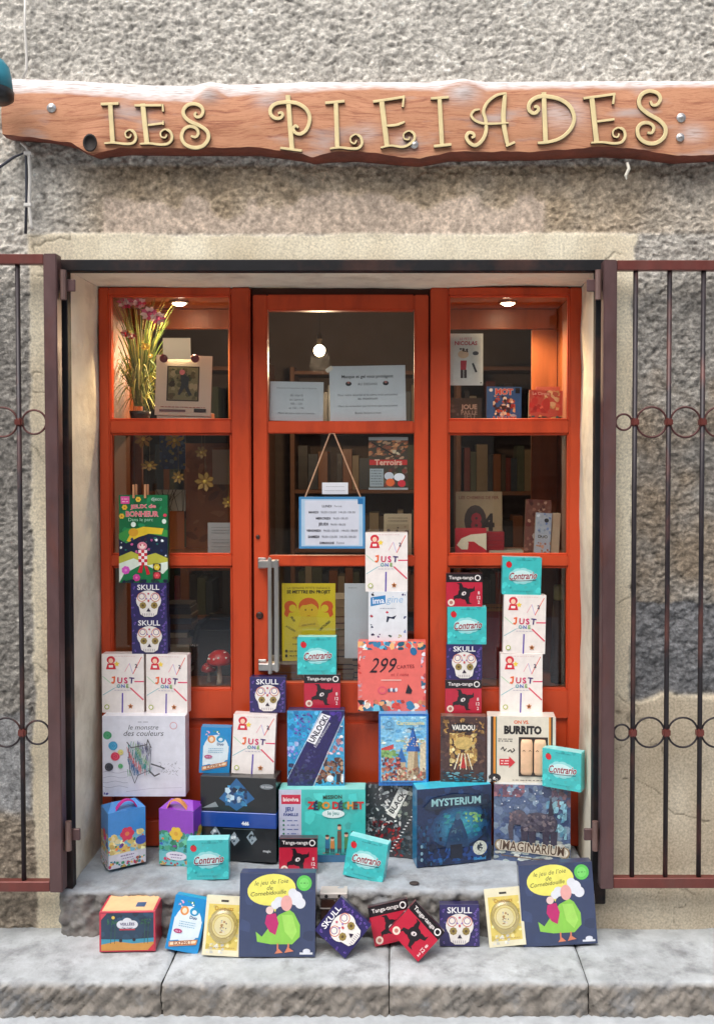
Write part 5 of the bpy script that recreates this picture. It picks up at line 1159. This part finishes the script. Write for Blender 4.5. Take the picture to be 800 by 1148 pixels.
# ================================================================== THINGS ON THE DISPLAY SHELVES
def shelfz(py): return Z(py, YD)-.007
def onshelf(px0, py0, px1, py, y, name, label, cat, fn, thick, back, roll=0, lean=6, mt='card'):
    """stands on the shelf at row py; top edge at picture row py0"""
    zb_ = shelfz(py); x0, zt_ = U(px0, py0, y); x1 = U(px1, py0, y)[0]; W, H = x1-x0, zt_-zb_
    t = empty(name, ((x0+x1)/2, y, zb_)); tag(t, label, cat); t.rotation_euler = (R(-lean), R(roll), 0)
    a = Art(W, H, int(px0*3+py0)); fn(a); a.finish(t, thick, back, m=mt, bev=.001); return t
def b_boy(a):
    a.rect(0,0,1,1,(226,222,218)); a.text('LE PETIT',.5,.90,.36,(200,70,90)); a.text('NICOLAS',.5,.815,.66,(190,40,70),bold=.03)
    # plain stand-in for the figure: patches of the same colours
    a.ell(.42,.60,.16,.12,(225,190,160)); a.poly([(.34,.48),(.52,.48),(.50,.30),(.34,.30)],(190,40,60)); a.rect(.34,.14,.42,.30,(60,40,50)); a.rect(.44,.14,.52,.30,(60,40,50)); a.blobs(.28,.64,.56,.72,[(70,46,40)],6,.03,.05); a.ell(.78,.62,.09,.06,(60,62,72)); a.line([(.70,.42),(.80,.26)],.06,(50,48,56)); a.ell(.94,.05,.02,.02,(40,40,44),8)
x0 = 503; sheet(503, 374, 541, 432, YD+.036, 'picture_book', 'white picture book with red title at the top of the right window', 'book', b_boy, thick=.006, mt='card')
def b_black(a): a.rect(0,0,1,1,(52,46,42)); a.text('JOUE',.6,.62,.5,(176,168,156),bold=.03); a.text('PAS LE',.6,.42,.5,(150,142,132),bold=.03); a.text('JEU',.6,.24,.36,(150,142,132)); a.blobs(0,.3,.3,.9,[(70,60,54),(90,84,76)],8,.04,.08)
onshelf(504, 446, 540, 471, 3.62, 'dark_book', 'dark book with pale block title below the white picture book', 'book', b_black, .02, (40,36,34))
def b_blue(a): a.rect(0,0,1,1,(50,96,160)); a.blobs(0,0,1,.3,[(190,210,230),(70,130,190),(40,80,140)],16,.05,.1,2,0); a.blobs(.18,.2,.82,.75,[(200,90,60),(60,40,44),(225,180,140),(235,220,200),(160,50,50),(90,60,60)],50,.04,.09); a.text('MOT',.5,.86,.5,(225,90,80),bold=.04,out=(235,225,215)); a.text('A MALICE',.5,.12,.7,(210,60,50),bold=.04,out=(240,230,220)); a.ell(.12,.9,.05,.05,(230,235,240)); a.rect(.82,.82,.95,.97,(30,30,40))
onshelf(545, 433, 584, 471, 3.60, 'comic_book', 'blue comic book with a crowded picture on the top shelf of the right window', 'book', b_blue, .02, (40,70,120), roll=1)
def b_red(a): a.rect(0,0,1,1,(196,90,78)); a.blobs(0,.3,.6,1,[(200,60,60),(180,50,56),(215,110,90)],22,.06,.14); a.blobs(.45,.4,1,1,[(225,205,160),(205,180,130),(200,110,90)],22,.06,.14); a.blobs(0,0,1,.24,[(60,110,120),(200,170,110),(90,70,60)],22,.05,.11,2,10); a.ell(.52,.56,.11,.2,(190,60,56)); a.text('Le Cirque',.35,.88,.5,(235,190,180),bold=.02)
onshelf(592, 437, 630, 471, 3.61, 'picture_book', 'red and cream picture book at the right end of the top shelf', 'book', b_red, .012, (210,190,170), roll=2)
onshelf(601, 433, 628, 471, 3.66, 'slim_book', 'slim book with pink edge hidden behind the red and cream picture book', 'book', lambda a: (a.rect(0,0,1,1,(205,110,96)), a.words(.5,.9,.6,.02,(235,200,190))), .01, (210,120,100))
def b_84(a): a.rect(0,0,1,1,(158,134,104)); a.text('LES CHEMINS DE FER',.5,.90,.86,(120,60,46),bold=.02); a.ell(.42,.52,.24,.34,(60,44,42),16); a.text('8',.44,.50,.24,(150,36,50),bold=.04,h=.40); a.text('4',.70,.48,.26,(40,30,30),bold=.05,h=.42)
onshelf(511, 551, 563, 622, 3.66, 'tall_book', 'tan book with large figures 84 on the middle shelf', 'book', b_84, .025, (140,118,92))
def b_wave(a): a.rect(0,0,1,1,(196,34,50)); a.poly([(.05,.35),(.2,.6),(.5,.75),(1,.8),(1,.15),(.85,.28),(.62,.42),(.42,.40),(.40,.18),(.2,.18)],(232,222,196)); a.poly([(.40,.48),(.6,.48),(.74,.36),(.5,.3)],(196,34,50))
onshelf(510, 592, 545, 622, 3.59, 'small_box', 'small red box with a cream wave in front of the tan book', 'box', b_wave, .03, (170,28,44))
t = empty('red_book_stack', (X(555, 3.62), 3.62, shelfz(622))); tag(t, 'short pile of red paperbacks beside the small red box', 'books')
for i in range(5): m = MB(); m.box(-.035+.002*(i%2), .035, 0, .10, i*.017, i*.017+.0165, lin((150,26,40)), b=.001); m.build('paperback', M['card'], t)
def b_por(a): a.rect(0,0,1,1,(120,70,60)); a.blobs(0,0,1,1,[(150,100,84),(90,46,44),(180,140,120),(110,50,50)],30,.06,.14); a.ell(.5,.3,.2,.16,(210,200,196))
onshelf(587, 560, 616, 622, 3.68, 'novel', 'reddish-brown novel standing behind the dog-nosed cover on the middle shelf', 'book', b_por, .02, (150,110,90), roll=3)
def b_duo(a): a.rect(0,0,1,1,(170,176,190)); a.blobs(0,.4,1,1,[(190,196,206),(150,160,180),(110,130,180)],20,.06,.14); a.blobs(0,0,1,.3,[(180,110,84),(160,90,70),(200,140,110)],16,.06,.12); a.ell(.68,.82,.14,.13,(40,40,48)); a.text('DUO',.5,.42,.6,(30,30,36),bold=.05,out=(235,235,235))
onshelf(598, 575, 616, 622, 3.60, 'paperback', 'pale blue-grey paperback with black title on the middle shelf', 'book', b_duo, .02, (190,170,150), roll=4)
onshelf(617, 575, 626, 622, 3.61, 'paperback', 'plain cream book spine right beside the blue-grey paperback', 'book', lambda a: a.rect(0,0,1,1,(186,160,134)), .08, (180,150,126), roll=4)
onshelf(548, 617, 586, 622, 3.62, 'flat_booklet', 'thin pale booklet lying flat on the middle shelf', 'booklet', lambda a: a.rect(0,0,1,1,(190,180,160)), .08, (180,170,150), lean=0)
def b_rp(a): a.rect(0,0,1,1,(140,24,36)); a.rect(0,.90,1,1,(170,110,60)); a.words(.5,.95,.8,.02,(90,50,30)); a.blobs(.5,.3,.8,.6,[(100,20,30)],4,.04,.1)
onshelf(540, 678, 600, 774, 3.72, 'red_board', 'dark red board standing behind the boxes in the lower right pane', 'board', b_rp, .02, (120,20,30))
t = empty('wooden_bottle', (X(626, 3.66), 3.66, shelfz(774))); tag(t, 'tall dark wooden figure with a pale head at the right of the lower right pane', 'figure')
m = MB(); m.lathe([(.030,0),(.032,.05),(.026,.2),(.022,.33)], lin((64,40,32)), 14); m.build('body', M['matte'], t, True)
m = MB(); m.lathe([(.018,.33),(.020,.34),(.020,.385),(.017,.39),(.001,.392)], lin((176,160,110)), 14); m.build('head', M['matte'], t, True)

# left window, top shelf: flowers, calendar
zt = shelfz(471); fx = X(158, 3.68)
t = empty('flower_pot', (fx, 3.68, zt)); tag(t, 'pot of tall grass-like leaves with pink flowers in the upper left pane', 'plant')
m = MB(); m.lathe([(.030,0),(.040,.035),(.042,.05),(.038,.05),(.03,.04)], lin((30,34,40)), 18); m.build('pot', M['plastic'], t, True)
rn = random.Random(8); m = MB()
def blade(m, a, b, c, w, col, n=7):
    a, b, c = Vector(a), Vector(b), Vector(c); L_ = []
    for i in range(n+1):
        s = i/n; p = a*(1-s)**2+b*2*s*(1-s)+c*s*s; ww = w*(1-s)**.6
        L_.append((p+Vector((-ww, 0, 0)), p+Vector((ww, .001, 0))))
    for (p, q), (r, s) in zip(L_, L_[1:]): m.face([p, q, s, r], col)
for i in range(230):
    an = rn.uniform(0, 2*PI); l = rn.uniform(.10, .46); sp_ = rn.uniform(.02, .15)
    dx_, dy_ = math.cos(an)*sp_, math.sin(an)*min(sp_, .07)
    dr = rn.random() < .55
    top_ = (dx_*1.25, dy_, .06+l) if not dr else (dx_*1.5, dy_*1.2, max(.0, l*.35))
    col = lin(rn.choice([(96,118,44),(150,156,60),(70,92,36),(186,180,90),(84,104,50),(170,170,110)]))
    blade(m, (rn.uniform(-.02,.02), rn.uniform(-.02,.02), .07), (dx_*.5, dy_*.5, .07+l*.8), top_, rn.uniform(.0015,.004), col)
m.build('leaves', M['leafy'], t)
for (px, py, c1, c2, r_) in ((142,339,(225,70,120),(250,220,225),.036), (157,340,(248,215,225),(225,90,130),.030), (168,352,(250,228,236),(230,90,150),.036), (178,357,(252,235,240),(230,110,160),.034), (141,374,(225,200,205),(190,30,60),.020), (148,377,(190,26,60),(240,220,220),.018), (163,389,(240,225,120),(235,200,90),.020), (169,399,(236,210,90),(250,240,180),.012)):
    q = U(px, py, 3.64); fl = MB(); x_, z_ = q[0]-fx, q[1]-zt
    for k_ in range(9):
        a = 2*PI*k_/9+px; d = Vector((math.cos(a), -.35, math.sin(a)*.8)); e_ = Vector((-math.sin(a), 0, math.cos(a)*.8)); cc = Vector((x_, -.04, z_))
        fl.face([cc, cc+d*r_*.6+e_*r_*.35, cc+d*r_, cc+d*r_*.6-e_*r_*.35], lin(c1 if k_ % 3 else c2))
    fl.lathe([(r_*.3,0),(r_*.2,.006),(.0005,.008)], lin(c2), 8, at=(x_, -.045, z_), axis='y'); f_ = fl.build('flower', M['leafy'], t)
    st_ = MB(); st_.tube([(0,0,.07), (x_*.5, -.01, z_*.6), (x_, -.035, z_)], .0018, lin((90,104,50)), 5); st_.build('stem', M['leafy'], f_)
def c_cal(a):
    a.rect(0,0,1,1,(212,202,190)); a.rect(.20,.24,.78,.82,(44,36,34)); a.rect(.225,.26,.755,.80,(120,116,84)); a.blobs(.23,.27,.75,.79,[(60,70,44),(84,84,56),(100,90,60),(150,140,110),(50,44,34)],34,.04,.09)
    a.poly([(.44,.66),(.52,.70),(.60,.62),(.58,.48),(.66,.34),(.60,.33),(.52,.46),(.44,.34),(.40,.35),(.46,.52)],(40,50,60)); a.ell(.47,.72,.05,.05,(205,120,130),10); a.words(.5,.14,.8,.012,(150,60,70)); a.rect(.08,.06,.55,.10,(120,100,110)); a.rect(.7,.06,.92,.12,(44,40,48))
sheet(173, 398, 236, 466, 3.60, 'framed_print', 'pale card with a dark picture held by two red magnets in the upper left pane', 'picture', c_cal, back=(205,196,184), thick=.004, roll=1.5, lean=3)
onshelf(176, 463, 237, 471, 3.605, 'flat_card', 'thin white card lying under the pale picture card', 'card', lambda a: a.rect(0,0,1,1,(225,218,208)), .06, (225,218,208), lean=0)
for px in (184, 219):
    q = U(px, 402, 3.596); t = empty('round_magnet', (q[0], 3.596, q[1])); tag(t, 'dark red round magnet at the upper %s corner of the pale picture card' % ('left' if px < 200 else 'right'), 'magnet', 'magnets on the picture card')
    m = MB(); m.lathe([(.016,0),(.016,.006),(.010,.010),(.001,.011)], lin((96,26,44)), 16, axis='y'); m.build('disc', M['plastic'], t, True)
sheet(183, 379, 214, 403, 3.592, 'note_card', 'blank white note glowing under the spotlight above the pale picture card', 'note', lambda a: a.rect(0,0,1,1,(240,236,225)), back=(240,236,225), lean=-4)
# left window, middle shelf
rn = random.Random(4)
gl_pts = [(161,492,.052,'topmost at the left'), (196,493,.05,'hanging in front of the blue poster'), (168,522,.05,'tilted, left of the blue poster'), (226,507,.035,'at the top of the cardboard panel'), (230,540,.055,'largest, on the cardboard panel'), (200,535,.036,'just below the blue poster'), (256,563,.035,'at the right edge below the pinned white paper')]
for i, (px, py, r_, w_) in enumerate(gl_pts):
    r_ = r_*.74
    y_ = 3.60+.01*(i % 3); q = U(px, py, y_); t = empty('paper_flower', (q[0], y_, q[1])); tag(t, 'gold paper flower '+w_, 'flower', 'gold paper flowers hanging in the left window')
    m = MB()
    for k_ in range(7):
        a = 2*PI*k_/7+i; d = Vector((math.cos(a), -.25, math.sin(a)*(.6 if i == 2 else 1))); e_ = Vector((-math.sin(a), 0, math.cos(a)*(.6 if i == 2 else 1)))
        m.face([Vector((0,0,0)), d*r_*.65+e_*r_*.24, d*r_, d*r_*.65-e_*r_*.24], lin((160,118,46)))
    m.lathe([(r_*.25,0),(r_*.15,.006),(.0005,.008)], lin((210,170,70)), 8, axis='y'); m.build('petals', M['leafy'], t)
    m = MB(); m.tube([(0,.002,r_*.2), (0,.004, Z(488, y_)-q[1]+.02)], .0008, lin((150,130,90)), 4); m.build('thread', M['leafy'], t)
def c_blue(a): a.rect(0,0,1,1,(54,80,120)); a.blobs(0,0,1,1,[(60,92,136),(44,64,100),(90,110,130),(150,140,90),(70,90,110)],40,.06,.12)
sheet(179, 487, 208, 526, 3.80, 'small_poster', 'blue poster behind the gold paper flowers in the left window', 'poster', c_blue)
def c_brown(a): a.rect(0,0,1,1,(150,88,48)); a.blobs(0,0,1,1,[(160,96,54),(140,80,44),(134,76,44),(170,108,66)],40,.08,.2,2)
sheet(208, 497, 262, 640, 3.84, 'cardboard_panel', 'tall brown cardboard panel at the right of the left window', 'panel', c_brown, back=(150,88,48), thick=.01)
sheet(174, 549, 208, 573, 3.79, 'photo_print', 'pale picture of bare twigs leaning left of the cardboard panel', 'picture', lambda a: (a.rect(0,0,1,1,(176,166,144)), [a.line([(a.rnd.random(), 0), (a.rnd.random(), 1)], .02, (70,54,44)) for _ in range(12)]))
sheet(176, 573, 207, 622, 3.80, 'craft_paper', 'orange-brown craft paper under the picture of twigs', 'paper', lambda a: a.rect(0,0,1,1,(176,96,46)), back=(176,96,46))
sheet(238, 504, 262, 543, 3.80, 'pinned_paper', 'blank beige paper pinned on the cardboard panel', 'paper', lambda a: a.rect(0,0,1,1,(186,160,136)), back=(186,160,136))
def c_let(a):
    a.rect(0,0,1,1,(176,172,172))
    for v in (.86,.78,.7,.5,.42,.3,.2): a.words(.5,v,.7,.015,(120,118,122))
sheet(233, 586, 262, 624, 3.60, 'typed_letter', 'grey-white typed sheet at the lower right of the middle left pane', 'paper', c_let)
# pegs holding the tall green box
for px in (150, 163):
    q = U(px, 561, 3.452); t = empty('wooden_peg', (q[0], 3.449, ZPEG)); tag(t, 'wooden peg on the top edge of the tall green box, on the %s' % ('left' if px < 155 else 'right'), 'peg', 'wooden pegs on the green box')
    m = MB(); m.box(-.004,.004,.0,.005,-.012,.04, lin((196,140,100)), b=.001); o = m.build('peg_half', M['matte'], t); m = MB(); m.box(-.004,.004,.037,.042,-.012,.04, lin((180,124,88)), b=.001); m.build('peg_half', M['matte'], t)
# left window, bottom: mushroom, books, arch
zt = shelfz(774)
for (px, py, s_, y_, w_) in ((246, 737, 1.0, 3.62, 'large red spotted toadstool ornament at the bottom right of the left window'), (234, 748, .62, 3.66, 'small red toadstool ornament half behind the large one')):
    q = U(px, py, y_); h_ = q[1]-zt; t = empty('toadstool_ornament', (q[0], y_, zt)); tag(t, w_, 'ornament', 'toadstool ornaments')
    m = MB(); m.lathe([(.014*s_,0),(.010*s_,.02),(.008*s_,h_*.6),(.011*s_,h_-.02*s_)], lin((190,176,156)), 14); m.build('stalk', M['matte'], t, True)
    m = MB(); m.lathe([(.004,h_-.025*s_),(.046*s_,h_-.024*s_),(.050*s_,h_-.012*s_),(.040*s_,h_+.012*s_),(.022*s_,h_+.026*s_),(.001,h_+.030*s_)], lin((190,34,30)), 22); c_ = m.build('cap', M['plastic'], t, True)
    m = MB()
    for k_ in range(9):
        a = rn.uniform(PI, 2*PI); e_ = rn.uniform(.1, 1.2); p = (.045*s_*math.cos(e_)*math.cos(a), .045*s_*math.cos(e_)*math.sin(a), h_-.008*s_+.034*s_*math.sin(e_))
        bm = bmesh.new(); bmesh.ops.create_icosphere(bm, subdivisions=1, radius=.005*s_)
        for v in bm.verts: v.co += Vector(p)
        m.bm(bm, lin((235,225,215)))
    m.build('spot', M['matte'], c_, True)
t = empty('paper_pile', (X(198, 3.72), 3.72, zt)); tag(t, 'pile of pale books and papers in the shade of the lower left pane', 'books')
rn2 = random.Random(2); z_ = 0
for i in range(14): h_ = rn2.uniform(.010,.028); m = MB(); m.box(-.05+rn2.uniform(-.01,.01), .05+rn2.uniform(-.01,.01), 0, .12, z_, z_+h_-.0005, lin(rn2.choice([(150,136,116),(120,104,90),(170,160,140),(90,70,60),(70,74,84)])), b=.001); m.build('book', M['card'], t); z_ += h_
t = empty('arched_bookend', (X(236, 3.76), 3.76, zt)); tag(t, 'dark arched bookend with a grey oval behind the toadstools', 'bookend')
m = MB(); pts = [(-.09,0,0),(-.085,0,.12),(-.05,0,.21),(.0,0,.25),(.09,0,.24)]; m.tube(pts, .012, lin((40,34,34)), 8); m.box(-.09,.09,0,.01,0,.19, lin((60,54,52)), b=.004); m.build('arch', M['matte'], t)
# low stuff behind the door glass
onshelf(311, 742, 345, 766, 3.60, 'grey_pamphlet', 'grey pamphlet low behind the glass under the door handle', 'booklet', lambda a: (a.rect(0,0,1,1,(120,124,130)), a.blobs(0,0,1,1,[(150,154,160),(90,94,100),(60,64,70)],24,.06,.14)), .01, (110,112,116)) if False else None
def interior_table():
    t = empty('book_table', (X(382, 3.95), 3.95, ZS)); tag(t, 'dark book table just inside the door', 'table')
    zt_ = Z(766, 3.75)-ZS
    m = MB(); m.box(-.32, .32, -.22, .25, zt_-.03, zt_, lin((70,44,30)), b=.003); m.build('tabletop', M['case'], t)
    for x_ in (-.29, .29):
        for y_ in (-.19, .22): m = MB(); m.box(x_-.02, x_+.02, y_-.02, y_+.02, 0, zt_-.0305, lin((60,38,26)), b=.002); m.build('leg', M['case'], t)
    return ZS+zt_
ztab = interior_table()
rn3 = random.Random(12)
piles = [(322, 3.80, 3, 'low grey pile of magazines on the left of the table inside the door', [(130,136,142),(90,94,100),(160,164,168)]), (382, 3.92, 12, 'tall pile of mixed books on the table between the two posters', [(150,130,100),(120,40,40),(170,160,140),(60,50,44),(120,110,40),(90,84,80)]), (415, 3.84, 4, 'short dark pile of books on the right of the table inside the door', [(40,44,52),(60,66,74),(50,54,60)]), (340, 4.02, 11, 'tall pile of books hidden behind the yellow poster', [(90,70,50),(70,54,44),(130,110,90)])]
for (px, y_, n_, lab, pal) in piles:
    t = empty('book_pile', (X(px, y_), y_, ztab)); tag(t, lab, 'books', 'piles of books on the table inside'); z_ = .0005
    for i in range(n_):
        h_ = rn3.uniform(.018, .038); w_ = rn3.uniform(.06, .085); m = MB(); o_ = rn3.uniform(-.008,.008)
        c_ = lin(rn3.choice(pal)); m.box(-w_+o_, w_+o_, -.09, .09, z_, z_+.002, c_); m.box(-w_+o_, w_+o_, -.09, .09, z_+h_-.0025, z_+h_-.0005, c_); m.box(-w_+o_+.002, w_+o_-.003, -.087, .087, z_+.002, z_+h_-.0025, lin((170,156,134))); m.build('book', M['card'], t); z_ += h_
# bookcases deep inside, books as single things sharing one label
bc = None
spine = []
for bi, (bx, by) in enumerate(((-1.35, 5.9), (-.25, 6.2), (.85, 5.9))):
    t = empty('bookcase', (bx, by, ZS)); tag(t, ('tall bookcase deep inside behind the left window', 'tall bookcase deep inside behind the door', 'tall bookcase deep inside behind the right window')[bi], 'bookcase', 'bookcases inside the shop')
    for x_ in (-.5, .47): m = MB(); m.box(x_, x_+.03, 0, .3, 0, 2.1, lin((90,56,36)), b=.002); m.build('side_panel', M['matte'], t)
    for j in range(6): m = MB(); m.box(-.469, .469, 0, .3, .05+j*.4, .075+j*.4, lin((90,56,36)), b=.002); m.build('shelf', M['matte'], t)
    m = MB(); m.box(-.469, .469, .3, .31, 0, 2.1, lin((54,36,26))); m.build('back_panel', M['matte'], t)
    for j in range(1, 5):
        x_ = -.45
        while x_ < .36:
            w_ = rn3.uniform(.03, .075); h_ = rn3.uniform(.2, .31); m = MB(); m.box(0, w_-.002, 0, .2, 0, h_, lin(rn3.choice([(84,34,30),(104,90,70),(40,50,62),(56,48,40),(100,62,40),(60,66,54),(34,34,38),(120,112,98)])), b=.002)
            o = m.build('shelved_book', M['card']); o.location = (bx+x_, by+.03, ZS+.0755+j*.4); tag(o, 'book in a row on the dim shelves deep inside the shop', 'book', 'books on the dim shelves inside'); x_ += w_+(.0 if rn3.random() < .9 else .06)

# ================================================================== LIGHT, CAMERA
w = bpy.data.worlds.new('World'); sc.world = w; w.use_nodes = True; nt = w.node_tree
sky = nt.nodes.new('ShaderNodeTexSky'); sky.sky_type = 'NISHITA'; sky.sun_disc = False
EL, AZ = R(58), R(205)       # sun high behind the camera, a little to the left
sky.sun_elevation = EL; sky.sun_rotation = AZ; sky.air_density = 1.0; sky.dust_density = 4.0
hs = nt.nodes.new('ShaderNodeHueSaturation'); hs.inputs['Saturation'].default_value = .55; nt.links.new(sky.outputs[0], hs.inputs['Color']); nt.links.new(hs.outputs[0], nt.nodes['Background'].inputs[0]); nt.nodes['Background'].inputs[1].default_value = .15
l = bpy.data.lights.new('sun', 'SUN'); l.energy = .9; l.angle = R(60); l.color = (1,.96,.90)
so = bpy.data.objects.new('sun', l); C.objects.link(so)
d = Vector((math.sin(AZ)*math.cos(EL), math.cos(AZ)*math.cos(EL), math.sin(EL)))
so.rotation_euler = (-d).to_track_quat('-Z', 'Y').to_euler()
cam = bpy.data.cameras.new('camera'); co = bpy.data.objects.new('camera', cam); C.objects.link(co)
co.location = (0, 0, ZC); co.rotation_euler = (PI/2-PITCH, 0, 0)
cam.sensor_width = 36; cam.sensor_fit = 'AUTO'; cam.lens = F/1148*36; cam.shift_x = (400-PX0)/1148; cam.shift_y = (PY0-574)/1148; cam.clip_end = 200; cam.clip_start = .05
sc.camera = co
sc.view_settings.view_transform = 'Standard'; sc.view_settings.look = 'None'; sc.view_settings.gamma = 1; sc.view_settings.use_curve_mapping = False
sc.view_settings.exposure = .9
sc.cycles.max_bounces = 8; sc.cycles.transparent_max_bounces = 12
